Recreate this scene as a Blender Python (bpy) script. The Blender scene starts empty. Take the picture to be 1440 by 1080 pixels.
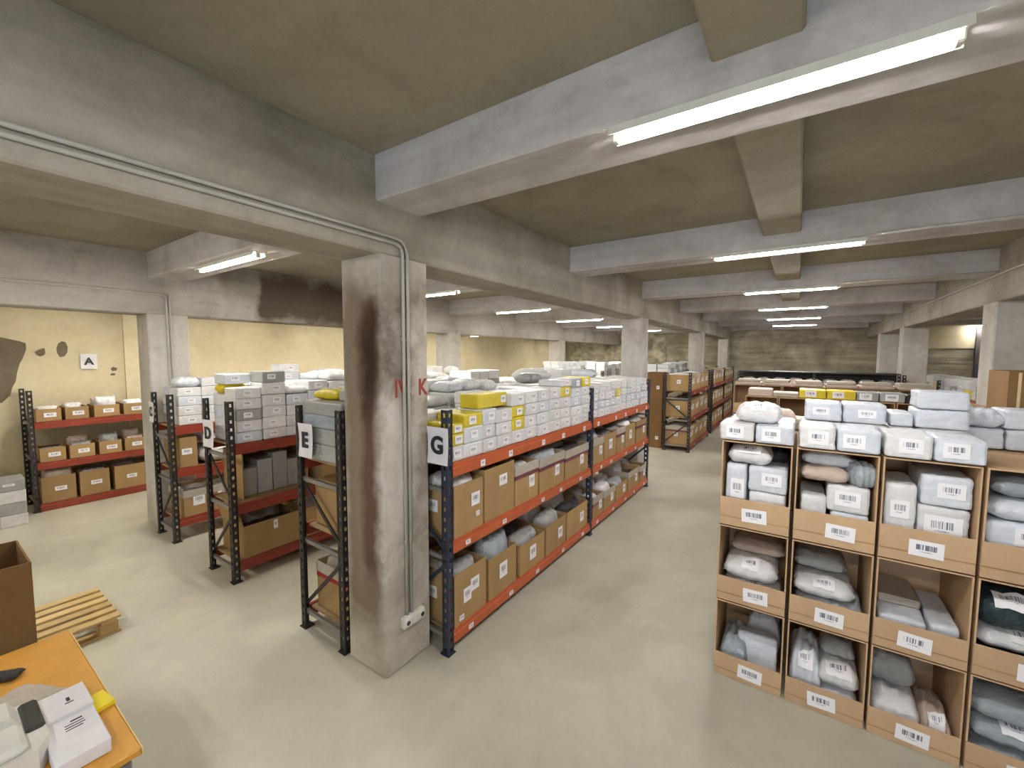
import bpy, math, random
from mathutils import Matrix, Vector, noise as mnoise
import numpy as np
random.seed(7)
PI = math.pi
scene = bpy.context.scene
COL = scene.collection

# ------------------------------------------------------------------ camera, world, exposure
F_PX, YAW, PITCH, ROLL, CAM_H = 589.3, math.radians(-34.317), math.radians(-3.959), math.radians(-0.236), 2.2
fw = Vector((math.sin(YAW)*math.cos(PITCH), math.cos(YAW)*math.cos(PITCH), math.sin(PITCH)))
rt = Vector((math.cos(YAW), -math.sin(YAW), 0)); dn = fw.cross(rt)
cr, sr = math.cos(ROLL), math.sin(ROLL)
r2 = rt*cr + dn*sr; d2 = -rt*sr + dn*cr
cam_data = bpy.data.cameras.new('camera'); cam = bpy.data.objects.new('camera', cam_data); COL.objects.link(cam)
m = Matrix(((r2.x, -d2.x, -fw.x, 0), (r2.y, -d2.y, -fw.y, 0), (r2.z, -d2.z, -fw.z, CAM_H), (0, 0, 0, 1)))
cam.matrix_world = m
cam_data.sensor_fit = 'HORIZONTAL'; cam_data.sensor_width = 36; cam_data.lens = 36*F_PX/1440
cam_data.clip_start = 0.02; cam_data.clip_end = 100
scene.camera = cam
world = bpy.data.worlds.new('world'); scene.world = world; world.use_nodes = True
world.node_tree.nodes['Background'].inputs[0].default_value = (0.74, 0.86, 1.0, 1)
world.node_tree.nodes['Background'].inputs[1].default_value = 3.4
vs = scene.view_settings
vs.view_transform = 'Standard'; vs.look = 'None'; vs.gamma = 1; vs.use_curve_mapping = False
vs.exposure = 1.0
LAMP_STRENGTH = 126.0
try:
    scene.cycles.use_denoising = True
    scene.cycles.max_bounces = 8; scene.cycles.diffuse_bounces = 5; scene.cycles.glossy_bounces = 3
    scene.cycles.sample_clamp_indirect = 6.0
    scene.cycles.caustics_reflective = False; scene.cycles.caustics_refractive = False
except Exception:
    pass

# ------------------------------------------------------------------ materials
def srgb(r, g, b):
    f = lambda c: (c/255/12.92) if c <= 10 else (((c/255)+0.055)/1.055)**2.4
    return (f(r), f(g), f(b), 1)

class NT:
    def __init__(s, name):
        s.m = bpy.data.materials.new(name); s.m.use_nodes = True
        s.t = s.m.node_tree; s.b = s.t.nodes['Principled BSDF']
    def n(s, typ, **kw):
        nd = s.t.nodes.new(typ)
        for k, v in kw.items():
            if k.startswith('_'): setattr(nd, k[1:], v)
            else: nd.inputs[k.replace('__', ' ')].default_value = v
        return nd
    def l(s, a, ao, b, bi):
        s.t.links.new(a.outputs[ao], b.inputs[bi])
    def coord(s, out='Object', scale=(1, 1, 1)):
        tc = s.n('ShaderNodeTexCoord'); mp = s.n('ShaderNodeMapping')
        mp.inputs['Scale'].default_value = scale
        s.l(tc, out, mp, 'Vector'); return mp
    def noise(s, src, scale, detail=4, rough=0.6, dist=0.0):
        nd = s.n('ShaderNodeTexNoise', Scale=scale, Detail=detail, Roughness=rough, Distortion=dist)
        s.l(src, 'Vector', nd, 'Vector'); return nd
    def ramp(s, src, stops, out=0):
        r = s.n('ShaderNodeValToRGB'); e = r.color_ramp.elements
        while len(e) < len(stops): e.new(0.5)
        for i, (p, c) in enumerate(stops): e[i].position = p; e[i].color = c
        s.t.links.new(src.outputs[out], r.inputs[0]); return r
    def mix(s, a, b, fac, typ='MIX'):
        x = s.n('ShaderNodeMix', _data_type='RGBA', _blend_type=typ)
        for sock, v in ((x.inputs['A'], a), (x.inputs['B'], b)):
            if isinstance(v, tuple): sock.default_value = v
            else: s.t.links.new(v, sock)
        f = next(i for i in x.inputs if i.name == 'Factor' and i.type == 'VALUE')
        if isinstance(fac, (int, float)): f.default_value = fac
        else: s.t.links.new(fac, f)
        return next(o for o in x.outputs if o.type == 'RGBA')
    def math(s, op, a, b=None, clamp=False):
        x = s.n('ShaderNodeMath', _operation=op, _use_clamp=clamp)
        for i, v in enumerate((a, b)):
            if v is None: continue
            if isinstance(v, (int, float)): x.inputs[i].default_value = v
            else: s.t.links.new(v, x.inputs[i])
        return x.outputs[0]
    def bump(s, hsock, strength, dist=0.02):
        b = s.n('ShaderNodeBump', Strength=strength, Distance=dist)
        s.t.links.new(hsock, b.inputs['Height']); s.l(b, 'Normal', s.b, 'Normal')
    def base(s, sock): s.t.links.new(sock, s.b.inputs['Base Color'])

def plain(name, col, rough=0.5, metal=0.0, vary=0.0, spec=None, alpha=None):
    k = NT(name); k.b.inputs['Roughness'].default_value = rough; k.b.inputs['Metallic'].default_value = metal
    if spec is not None: k.b.inputs['Specular IOR Level'].default_value = spec
    mp = k.coord(); nz = k.noise(mp, 9, 3)
    dark = tuple(c*0.86 for c in col[:3]) + (1,)
    c = k.ramp(nz, ((0.3, dark), (0.7, col))).outputs[0]
    if vary:
        oi = k.n('ShaderNodeObjectInfo')
        v = k.math('MULTIPLY_ADD', oi.outputs['Random'], vary); v.node.inputs[2].default_value = 1 - vary*0.6
        hs = k.n('ShaderNodeHueSaturation'); k.t.links.new(c, hs.inputs['Color']); k.t.links.new(v, hs.inputs['Value']); c = hs.outputs[0]
    k.base(c); return k.m

def concrete(name, a, b, c, boards=None, rough=0.85, stain=None, scale=1.0, bumpk=0.35, blotch=0.2):
    k = NT(name); k.b.inputs['Roughness'].default_value = rough; k.b.inputs['Specular IOR Level'].default_value = 0.25
    mp = k.coord()
    big = k.noise(mp, 0.9*scale, 5, 0.62, 0.6); fine = k.noise(mp, 14*scale, 6, 0.7)
    col = k.ramp(big, ((0.28, a), (0.5, b), (0.72, c))).outputs[0]
    fcol = k.ramp(fine, ((0.3, (0.92, 0.915, 0.905, 1)), (0.7, (1.03, 1.03, 1.03, 1)))).outputs[0]
    col = k.mix(col, fcol, 1.0, 'MULTIPLY')
    blot = k.noise(mp, 1.9*scale, 5, 0.65, 1.6)
    col = k.mix(col, k.ramp(blot, ((0.55, (1, 1, 1, 1)), (0.76, (1-blotch, 1-blotch, 1-blotch*1.05, 1)))).outputs[0], 1.0, 'MULTIPLY')
    h = k.math('MULTIPLY', fine.outputs[0], 0.35)
    if boards:                                   # shutter-board marks: (axis scale vector, strength)
        sc, st = boards
        mp2 = k.coord(scale=sc); bn = k.noise(mp2, 1.0, 2, 0.5)
        bc = k.ramp(bn, ((0.35, (1-st, 1-st, 1-st*1.05, 1)), (0.65, (1+st*0.5, 1+st*0.5, 1+st*0.5, 1)))).outputs[0]
        col = k.mix(col, bc, 1.0, 'MULTIPLY'); h = k.math('ADD', h, bn.outputs[0])
    if stain:
        for (axis, p0, p1, zlo, zhi, scol, amt) in stain:      # one patch, stain and painted shade alike, with its own extents
            tc = k.n('ShaderNodeTexCoord'); sp = k.n('ShaderNodeSeparateXYZ'); k.l(tc, 'Object', sp, 0)
            wob = k.noise(mp, 3.0, 4); w = k.math('MULTIPLY_ADD', wob.outputs[0], 0.22); w.node.inputs[2].default_value = -0.11
            u = k.math('ADD', sp.outputs[axis], w); z = k.math('ADD', sp.outputs[2], k.math('MULTIPLY', w, 2.0))
            def band(v, lo, hi, soft):
                a1 = k.math('DIVIDE', k.math('SUBTRACT', v, lo), soft, True); a2 = k.math('DIVIDE', k.math('SUBTRACT', hi, v), soft, True)
                return k.math('MULTIPLY', a1, a2)
            f = k.math('MULTIPLY', band(u, p0, p1, 0.10), band(z, zlo, zhi, 0.3))
            col = k.mix(col, scol, k.math('MULTIPLY', f, amt))
    k.base(col); k.bump(h, bumpk, 0.02); return k.m

MAT = {}
MAT['slab'] = concrete('ceiling_concrete', srgb(136, 129, 112), srgb(156, 149, 131), srgb(168, 161, 144), ((0.15, 0.5, 1), 0.10))
MAT['beam'] = concrete('beam_concrete', srgb(166, 161, 157), srgb(196, 192, 192), srgb(210, 207, 209), ((0.35, 9, 9), 0.10), scale=1.4)
MAT['lbeam'] = concrete('long_beam_concrete', srgb(140, 134, 121), srgb(166, 160, 147), srgb(184, 178, 167), ((9, 0.35, 9), 0.10), scale=1.4)
MAT['lbeam2'] = concrete('stained_beam_concrete', srgb(154, 149, 140), srgb(178, 173, 166), srgb(192, 188, 182), ((9, 0.35, 9), 0.09), scale=1.4,
                         stain=[(1, 3.0, 5.2, 2.5, 3.6, srgb(66, 48, 28), 0.9), (1, 2.5, 3.1, 2.9, 3.6, srgb(104, 96, 78), 0.6)])
MAT['pillar'] = concrete('pillar_concrete', srgb(160, 151, 137), srgb(196, 189, 178), srgb(214, 209, 202), ((5, 5, 0.5), 0.10), scale=2.0, bumpk=0.6,
                         stain=[(0, -2.66, -2.205, 0.15, 2.8, srgb(112, 92, 68), 0.8), (0, -2.47, -2.20, 0.5, 2.7, srgb(84, 54, 38), 0.75), (0, -2.45, -2.205, 1.7, 2.6, srgb(44, 30, 20), 0.85)])  # broad first patch also paints the shaded near face darker; the rest is stain
MAT['column'] = concrete('column_concrete', srgb(168, 162, 152), srgb(192, 187, 180), srgb(206, 203, 198), ((5, 5, 0.5), 0.08), scale=1.6)
MAT['cream'] = concrete('cream_plaster', srgb(194, 181, 148), srgb(208, 196, 164), srgb(216, 206, 176), None, 0.8, scale=1.0, bumpk=0.15, blotch=0.05)
MAT['farwall'] = concrete('rough_wall', srgb(112, 103, 85), srgb(156, 147, 126), srgb(186, 177, 157), ((0.8, 0.8, 9), 0.22), scale=1.3, bumpk=0.8)
MAT['rubble'] = concrete('rubble_wall', srgb(104, 98, 84), srgb(166, 158, 138), srgb(196, 188, 168), ((3.5, 3.5, 4.5), 0.35), scale=2.2, bumpk=1.0)
MAT['patch'] = concrete('bare_patch', srgb(92, 82, 66), srgb(112, 101, 83), srgb(122, 112, 94), None, 0.9, scale=3)

def floor_mat():
    k = NT('floor_paint'); mp = k.coord()
    big = k.noise(mp, 0.55, 6, 0.62, 0.8); mid = k.noise(mp, 2.6, 5, 0.65, 0.5); fine = k.noise(mp, 30, 4, 0.7)
    col = k.ramp(big, ((0.28, srgb(172, 167, 150)), (0.5, srgb(192, 188, 172)), (0.72, srgb(206, 202, 184)))).outputs[0]
    col = k.mix(col, k.ramp(mid, ((0.3, (0.88, 0.88, 0.88, 1)), (0.65, (1.04, 1.04, 1.03, 1)))).outputs[0], 1.0, 'MULTIPLY')
    k.base(col)
    rr = k.ramp(mid, ((0.3, (0.30, 0.30, 0.30, 1)), (0.7, (0.5, 0.5, 0.5, 1)))); k.l(rr, 0, k.b, 'Roughness')
    k.b.inputs['Specular IOR Level'].default_value = 0.4
    k.bump(k.math('ADD', k.math('MULTIPLY', fine.outputs[0], 0.25), mid.outputs[0]), 0.06, 0.02); return k.m
MAT['floor'] = floor_mat()

def cardboard(name, col, vary=0.25):
    k = NT(name); k.b.inputs['Roughness'].default_value = 0.8; k.b.inputs['Specular IOR Level'].default_value = 0.2
    mp = k.coord(); nz = k.noise(mp, 4, 4); mp2 = k.coord(scale=(70, 70, 1)); fl = k.noise(mp2, 1.5, 1)
    d = tuple(c*0.84 for c in col[:3]) + (1,)
    c = k.ramp(nz, ((0.3, d), (0.7, col))).outputs[0]
    oi = k.n('ShaderNodeObjectInfo'); v = k.math('MULTIPLY_ADD', oi.outputs['Random'], vary); v.node.inputs[2].default_value = 1 - vary*0.6
    hs = k.n('ShaderNodeHueSaturation'); k.t.links.new(c, hs.inputs['Color']); k.t.links.new(v, hs.inputs['Value'])
    k.base(hs.outputs[0]); k.bump(fl.outputs[0], 0.08, 0.004); return k.m
MAT['card'] = cardboard('cardboard', srgb(172, 141, 98))
MAT['card2'] = cardboard('cardboard_light', srgb(198, 166, 132), 0.12)
MAT['card_dark'] = cardboard('cardboard_dark', srgb(124, 94, 60), 0.1)

def wrap(name, col, rough=0.38, vary=0.16, crease=0.5):
    k = NT(name); k.b.inputs['Roughness'].default_value = rough; k.b.inputs['Specular IOR Level'].default_value = 0.5
    mp = k.coord('Generated'); nz = k.noise(mp, 4.5, 6, 0.62, 2.6); n2 = k.noise(mp, 2.5, 4, 0.6, 1.0)
    d = tuple(c*0.84 for c in col[:3]) + (1,)
    c = k.ramp(n2, ((0.3, d), (0.65, col))).outputs[0]
    oi = k.n('ShaderNodeObjectInfo'); v = k.math('MULTIPLY_ADD', oi.outputs['Random'], vary); v.node.inputs[2].default_value = 1 - vary*0.7
    hs = k.n('ShaderNodeHueSaturation'); k.t.links.new(c, hs.inputs['Color']); k.t.links.new(v, hs.inputs['Value'])
    k.base(hs.outputs[0]); k.bump(nz.outputs[0], crease, 0.015); return k.m
MAT['white'] = wrap('white_wrap', srgb(230, 229, 230), 0.3, 0.11)
MAT['blue'] = wrap('bluish_white_wrap', srgb(221, 226, 235), 0.25, 0.08)
MAT['grey'] = wrap('grey_wrap', srgb(172, 172, 170), 0.3, 0.25)
MAT['greyblue'] = wrap('grey_blue_film', srgb(178, 188, 196), 0.2, 0.2, 0.9)
MAT['darkbag'] = wrap('dark_teal_film', srgb(36, 58, 66), 0.3, 0.3, 0.9)
MAT['blackbag'] = wrap('black_film', srgb(48, 46, 48), 0.35, 0.3, 0.9)
MAT['yellow'] = wrap('yellow_film', srgb(226, 204, 40), 0.35, 0.1)
MAT['pink'] = wrap('beige_pink_wrap', srgb(206, 186, 172), 0.5, 0.1)
MAT['liner'] = wrap('liner_sack', srgb(188, 178, 164), 0.6, 0.15)

def barcode():
    k = NT('barcode_label'); k.b.inputs['Roughness'].default_value = 0.45
    tc = k.n('ShaderNodeTexCoord'); sp = k.n('ShaderNodeSeparateXYZ'); k.l(tc, 'UV', sp, 0)
    u, v = sp.outputs[0], sp.outputs[1]
    cb = k.n('ShaderNodeCombineXYZ'); k.t.links.new(k.math('MULTIPLY', u, 38.0), cb.inputs[0])
    oi = k.n('ShaderNodeObjectInfo'); k.t.links.new(k.math('MULTIPLY', oi.outputs['Random'], 50.0), cb.inputs[1])
    nz = k.n('ShaderNodeTexNoise', Scale=1.0, Detail=1.0); k.l(cb, 0, nz, 'Vector')
    bars = k.math('GREATER_THAN', nz.outputs[0], 0.49)
    def box(u0, u1, v0, v1):
        a = k.math('MULTIPLY', k.math('GREATER_THAN', u, u0), k.math('LESS_THAN', u, u1))
        b = k.math('MULTIPLY', k.math('GREATER_THAN', v, v0), k.math('LESS_THAN', v, v1)); return k.math('MULTIPLY', a, b)
    f = k.math('MULTIPLY', bars, box(0.18, 0.80, 0.42, 0.76))
    cb2 = k.n('ShaderNodeCombineXYZ'); k.t.links.new(k.math('MULTIPLY', u, 90.0), cb2.inputs[0]); k.t.links.new(k.math('MULTIPLY', v, 9.0), cb2.inputs[1])
    n2 = k.n('ShaderNodeTexNoise', Scale=1.0, Detail=0.0); k.l(cb2, 0, n2, 'Vector')
    tx = k.math('MULTIPLY', k.math('GREATER_THAN', n2.outputs[0], 0.52), box(0.3, 0.68, 0.27, 0.34))
    f = k.math('MAXIMUM', f, tx)
    k.base(k.mix(srgb(238, 236, 240), srgb(112, 112, 128), f)); return k.m
MAT['label'] = barcode()
MAT['post'] = plain('navy_steel', srgb(44, 52, 70), 0.45, 0.0)
MAT['post_dark'] = plain('dark_steel', srgb(46, 42, 42), 0.5, 0.0)
MAT['orange'] = plain('orange_beam_paint', srgb(188, 94, 54), 0.45)
MAT['red'] = plain('red_beam_paint', srgb(142, 58, 40), 0.45)
MAT['galv'] = plain('galvanised_steel', srgb(150, 148, 145), 0.4, 0.5)
MAT['board'] = plain('chipboard', srgb(160, 134, 96), 0.8)
MAT['paper'] = plain('white_paper', srgb(228, 226, 230), 0.7)
MAT['ink'] = plain('black_ink', srgb(36, 33, 42), 0.6)
MAT['redpaint'] = plain('red_stencil_paint', srgb(150, 62, 58), 0.8)
MAT['conduit'] = plain('conduit_grey_plastic', srgb(188, 184, 176), 0.4)
MAT['plastic'] = plain('white_plastic', srgb(222, 220, 212), 0.35)
MAT['darkplastic'] = plain('dark_plastic', srgb(52, 54, 50), 0.35)
MAT['tape'] = plain('purple_tape', srgb(120, 62, 76), 0.4)
MAT['redtape'] = plain('red_tape', srgb(176, 46, 40), 0.4)
MAT['redsticker'] = plain('red_sticker', srgb(240, 60, 50), 0.5)
MAT['cleartape'] = plain('tan_tape', srgb(206, 184, 140), 0.25)
MAT['table'] = plain('orange_wood_laminate', srgb(216, 158, 66), 0.4)
MAT['edge'] = plain('table_edge_band', srgb(226, 196, 128), 0.5)
MAT['pallet'] = plain('pallet_wood', srgb(214, 184, 128), 0.75, vary=0.25)
MAT['housing'] = plain('lamp_housing', srgb(226, 224, 214), 0.4)
MAT['notepad'] = plain('yellow_note_paper', srgb(244, 222, 40), 0.6)
MAT['darkdoor'] = plain('dark_door_paint', srgb(70, 62, 62), 0.6)
for nm, c in (('tube', (1.0, 0.975, 0.95, 1)), ('tube_warm', (1.0, 0.95, 0.85, 1))):     # cooler tubes over the aisle, warmer ones over the racks
    lm = NT('lamp_'+nm); lm.b.inputs['Base Color'].default_value = (1, 1, 1, 1)
    lm.b.inputs['Emission Color'].default_value = c; lm.b.inputs['Emission Strength'].default_value = LAMP_STRENGTH
    MAT[nm] = lm.m

# ------------------------------------------------------------------ mesh helpers
class MB:
    def __init__(s): s.v = []; s.f = []; s.uv = {}; s.smooth = False
    def box(s, x0, x1, y0, y1, z0, z1, c=0.0):
        if c <= 0:
            b = len(s.v)
            s.v += [(x0,y0,z0),(x1,y0,z0),(x1,y1,z0),(x0,y1,z0),(x0,y0,z1),(x1,y0,z1),(x1,y1,z1),(x0,y1,z1)]
            s.f += [tuple(b+i for i in q) for q in ((0,3,2,1),(4,5,6,7),(0,1,5,4),(1,2,6,5),(2,3,7,6),(3,0,4,7))]
            return s
        c = min(c, (x1-x0)*0.4, (y1-y0)*0.4, (z1-z0)*0.4)
        X, Y, Z = (x0, x1), (y0, y1), (z0, z1); idx = {}
        def V(i, j, k, ax):
            key = (i, j, k, ax)
            if key not in idx:
                p = [X[i], Y[j], Z[k]]
                for a, t in enumerate((i, j, k)):
                    if a != ax: p[a] += c if t == 0 else -c
                idx[key] = len(s.v); s.v.append(tuple(p))
            return idx[key]
        n0 = len(s.f)
        for ax in range(3):
            o = [a for a in range(3) if a != ax]
            for t in (0, 1):
                q = []
                for (p1, p2) in ((0,0),(1,0),(1,1),(0,1)):
                    ijk = [0,0,0]; ijk[ax] = t; ijk[o[0]] = p1; ijk[o[1]] = p2; q.append(V(*ijk, ax))
                s.f.append(tuple(q))
        for ax in range(3):                                    # edges along ax
            o = [a for a in range(3) if a != ax]
            for p1 in (0, 1):
                for p2 in (0, 1):
                    q = []
                    for t, fa in ((0, o[0]), (1, o[0]), (1, o[1]), (0, o[1])):
                        ijk = [0,0,0]; ijk[ax] = t; ijk[o[0]] = p1; ijk[o[1]] = p2; q.append(V(*ijk, fa))
                    s.f.append(tuple(q))
        for i in (0,1):
            for j in (0,1):
                for k in (0,1): s.f.append((V(i,j,k,0), V(i,j,k,1), V(i,j,k,2)))
        ctr = Vector(((x0+x1)/2, (y0+y1)/2, (z0+z1)/2))
        for fi in range(n0, len(s.f)):
            q = s.f[fi]; a, b, d = (Vector(s.v[q[t]]) for t in (0, 1, 2))
            if (b-a).cross(d-a).dot((a+b+d)/3-ctr) < 0: s.f[fi] = tuple(reversed(q))
        return s
    def bar(s, p, q, w, h=None):
        h = h or w; p, q = Vector(p), Vector(q); d = (q-p).normalized()
        u = d.cross(Vector((0,0,1))); u = Vector((1,0,0)) if u.length < 1e-4 else u.normalized(); v = u.cross(d)
        b = len(s.v)
        for o in (p, q):
            for a, c in ((-1,-1),(1,-1),(1,1),(-1,1)): s.v.append(tuple(o+u*(a*w/2)+v*(c*h/2)))
        s.f += [tuple(b+i for i in t) for t in ((0,1,2,3),(7,6,5,4),(0,4,5,1),(1,5,6,2),(2,6,7,3),(3,7,4,0))]
        return s
    def tube(s, pts, r, n=8):
        b = len(s.v); pts = [Vector(p) for p in pts]
        for i, p in enumerate(pts):
            d = (pts[min(i+1, len(pts)-1)]-pts[max(i-1, 0)]).normalized()
            ref = Vector((0,0,1)) if abs(d.z) < 0.8 else Vector((1,0,0))
            u = d.cross(ref).normalized(); v = u.cross(d)
            for k in range(n): a = 2*PI*k/n; s.v.append(tuple(p+u*(r*math.cos(a))+v*(r*math.sin(a))))
        for i in range(len(pts)-1):
            for k in range(n): s.f.append((b+i*n+k, b+i*n+(k+1)%n, b+(i+1)*n+(k+1)%n, b+(i+1)*n+k))
        s.f.append(tuple(b+k for k in range(n))[::-1]); s.f.append(tuple(b+(len(pts)-1)*n+k for k in range(n)))
        return s
    def poly(s, pts, d):                                       # flat outline pushed along vector d
        b = len(s.v); n = len(pts); d = Vector(d)
        s.v += [tuple(p) for p in pts] + [tuple(Vector(p)+d) for p in pts]
        s.f += [tuple(range(b, b+n))[::-1], tuple(range(b+n, b+2*n))] + [(b+i, b+(i+1)%n, b+n+(i+1)%n, b+n+i) for i in range(n)]
        return s
    def mesh(s, name, mat):
        me = bpy.data.meshes.new(name); me.from_pydata(s.v, [], s.f); me.update()
        me.materials.append(MAT[mat] if isinstance(mat, str) else mat)
        if s.smooth: me.polygons.foreach_set('use_smooth', [True]*len(me.polygons))
        return me
    def build(s, name, mat, parent=None, **kw): return link(name, s.mesh(name, mat), parent, **kw)

def link(name, me, parent=None, loc=(0,0,0), rz=0, rot=None, scale=None):
    o = bpy.data.objects.new(name, me); COL.objects.link(o)
    o.location = loc; o.rotation_euler = rot or (0, 0, rz)
    if scale: o.scale = scale
    if parent: o.parent = parent
    return o
def tag(o, label=None, cat=None, group=None, kind=None):
    if label: o['label'] = label
    if cat: o['category'] = cat
    if group: o['group'] = group
    if kind: o['kind'] = kind
    return o
def empty(name, loc=(0,0,0), rz=0):
    o = bpy.data.objects.new(name, None); COL.objects.link(o); o.location = loc; o.rotation_euler = (0,0,rz); o.empty_display_size = 0.1; return o
def struct(name, mb, mat, label=None, parent=None):
    o = mb.build(name, mat, parent)
    if not parent: tag(o, label, None, None, 'structure')
    return o
LV = ['lowest', 'second up', 'third up', 'fourth up', 'fifth up', 'sixth up']
ORD = ['first','second','third','fourth','fifth','sixth','seventh','eighth','ninth','tenth','eleventh','twelfth','thirteenth','fourteenth','fifteenth','sixteenth','seventeenth','eighteenth','nineteenth','twentieth','twenty-first','twenty-second','twenty-third','twenty-fourth','twenty-fifth','twenty-sixth']

# ------------------------------------------------------------------ room shell
SLAB, BEAM_Z = 3.43, 3.155
BY = [1.73 + 2.68*k for k in range(-2, 7)]          # near faces of the cross beams
XL, XR = -2.212, 1.83                                # inner faces of the two long beams
X2 = -6.6                                            # right face of the far-left long beam
WALL_L, WALL_F, WALL_R, WALL_N = -9.25, 18.2, 6.2, -4.6
struct('floor', MB().box(WALL_L-0.3, WALL_R+0.3, WALL_N-0.3, WALL_F+0.3, -0.1, 0), 'floor', 'grey beige painted concrete floor')
struct('ceiling', MB().box(WALL_L-0.3, WALL_R+0.3, WALL_N-0.3, WALL_F+0.3, SLAB, SLAB+0.2), 'slab', 'bare concrete ceiling slab')
struct('wall_left', MB().box(WALL_L-0.3, WALL_L, WALL_N, WALL_F, 0, SLAB), 'cream', 'cream plastered wall behind the shelving')
struct('wall_far', MB().box(-4.6, WALL_R, WALL_F, WALL_F+0.3, 0, SLAB), 'farwall', 'rough stained concrete wall at the end of the aisle')
struct('wall_far_side', MB().box(WALL_L, -4.6, WALL_F-0.05, WALL_F+0.3, 0, SLAB), 'rubble', 'rough rubble wall at the far left')
struct('wall_right', MB().box(WALL_R, WALL_R+0.3, WALL_N, WALL_F, 0, SLAB), 'column', 'grey concrete wall of the right bay')
# the near wall, behind the camera, with an unseen doorway added to light the carton fronts
wn = MB().box(WALL_L, -0.9, WALL_N-0.3, WALL_N, 0, SLAB); wn.box(-0.9, 1.75, WALL_N-0.3, WALL_N, 2.6, SLAB); wn.box(1.75, WALL_R, WALL_N-0.3, WALL_N, 0, SLAB)
struct('wall_near', wn, 'cream', 'plain wall with an unseen doorway added for daylight')
dj = struct('added_doorway', MB().box(-0.98, -0.9, WALL_N-0.32, WALL_N+0.02, 0, 2.68), 'galv', 'steel frame of the unseen doorway added for daylight')
struct('added_doorway_jamb', MB().box(1.75, 1.83, WALL_N-0.32, WALL_N+0.02, 0, 2.68), 'galv', None, dj); struct('added_doorway_head', MB().box(-0.9, 1.75, WALL_N-0.32, WALL_N+0.02, 2.6, 2.68), 'galv', None, dj)
struct('lit_wall_panel', MB().box(2.9, 4.33, WALL_F-0.02, WALL_F+0.05, 2.46, 3.3), 'cream', 'pale panel coloured for the lamplit upper far wall of the right bay')  # pale colour stands in for lamp light on the upper wall
# bare patches on the cream wall
pw = bpy.data.objects['wall_left']
def patch(pts): MB().poly([(WALL_L-0.002, y, z) for y, z in pts], (0.006, 0, 0)).build('bare_patch', 'patch', pw)
patch([(0.2,2.5),(0.83,2.42),(1.0,2.37),(1.06,2.34),(1.06,2.25),(1.02,2.12),(0.99,2.05),(0.96,1.93),(0.94,1.8),(0.9,1.7),(0.88,1.6),(0.8,1.5),(0.5,1.42),(0.2,1.5)])
patch([(1.14,2.21),(1.17,2.24),(1.22,2.27),(1.24,2.27),(1.245,2.2),(1.23,2.17),(1.19,2.15),(1.16,2.17)])
patch([(1.36,2.27),(1.38,2.34),(1.42,2.38),(1.46,2.37),(1.48,2.3),(1.475,2.22),(1.44,2.15),(1.39,2.14),(1.365,2.2)])
patch([(1.95,1.95),(1.98,1.98),(2.03,1.96),(2.02,1.92),(1.97,1.91)]); patch([(1.94,1.86),(1.97,1.88),(2.01,1.87),(1.99,1.84),(1.95,1.84)])
struct('trim_1', MB().box(WALL_L-0.05, WALL_L+0.06, 2.12, 2.75, 0, 2.9), 'cream', 'shallow cream pilaster on the left wall')
# long beams
struct('ceiling_beam', MB().box(XL-0.41, XL, WALL_N, WALL_F, 2.838, SLAB+0.01, 0.012), 'lbeam', 'deep concrete beam running over the stained pillar')
struct('ceiling_beam', MB().box(XR, XR+0.41, WALL_N, WALL_F, 2.825, SLAB+0.01, 0.012), 'lbeam', 'deep concrete beam along the right side of the aisle')
struct('ceiling_beam', MB().box(X2-0.41, X2, WALL_N, WALL_F, 2.685, SLAB+0.01, 0.012), 'lbeam2', 'deep concrete beam with dark water stain at the left')
# cross beams, one per bay
for k, y in enumerate(BY):
    w = ORD[k]
    struct('ceiling_beam', MB().box(XL-0.02, XR+0.02, y, y+0.385, BEAM_Z, SLAB+0.01, 0.012), 'beam', f'{w} concrete cross beam over the main aisle')
    struct('ceiling_beam', MB().box(X2-0.02, XL-0.39, y+0.05, y+0.43, BEAM_Z-0.03, SLAB+0.01, 0.012), 'beam', f'{w} concrete cross beam over the left racks')
    struct('ceiling_beam', MB().box(WALL_L, X2-0.39, y+0.05, y+0.43, 2.81 if k in (5, 7) else 2.92, SLAB+0.01, 0.012), 'beam', f'{w} concrete cross beam by the cream wall')
    struct('ceiling_beam', MB().box(XR+0.39, WALL_R, y, y+0.385, BEAM_Z, SLAB+0.01, 0.012), 'beam', f'{w} concrete cross beam over the right bay')
struct('ceiling_beam', MB().box(-0.31, -0.027, WALL_N, WALL_F, 3.262, SLAB+0.01, 0.01), 'slab', 'shallow concrete rib along the middle of the aisle ceiling')
# columns
def column(x0, x1, y0, y1, ztop, mat, label):
    return struct('concrete_column', MB().box(x0, x1, y0, y1, 0, ztop, 0.015), mat, label)
pillar = column(XL-0.408, XL+0.001, 1.746, 2.165, 2.85, 'pillar', 'near concrete pillar with brown stain and red stencil')
for k, y in enumerate((7.09, 12.45, 17.6)):
    column(XL-0.34, XL+0.001, y, y+0.42, 2.85, 'column', f'{ORD[k+1]} concrete column along the main aisle')
for k, y in enumerate((1.75, 7.1, 12.46)):
    column(X2-0.41, X2+0.001, y, y+0.42, 2.7, 'column', f'{ORD[k]} concrete column beside the cream wall')
for k, y in enumerate((7.08, 12.2, 15.3)):
    column(XR-0.001, XR+0.41, y, y+0.42, 2.84, 'column', f'{ORD[k]} concrete column on the right side')
column(XR-0.001, XR+0.41, 1.75, 2.17, 2.84, 'column', 'concrete column on the right, beside the stacked cartons')
struct('door_2', MB().box(4.33, 5.2, WALL_F-0.06, WALL_F+0.02, 0, 3.1, 0.01), 'darkdoor', 'dark door edge in the lit far wall')

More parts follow.
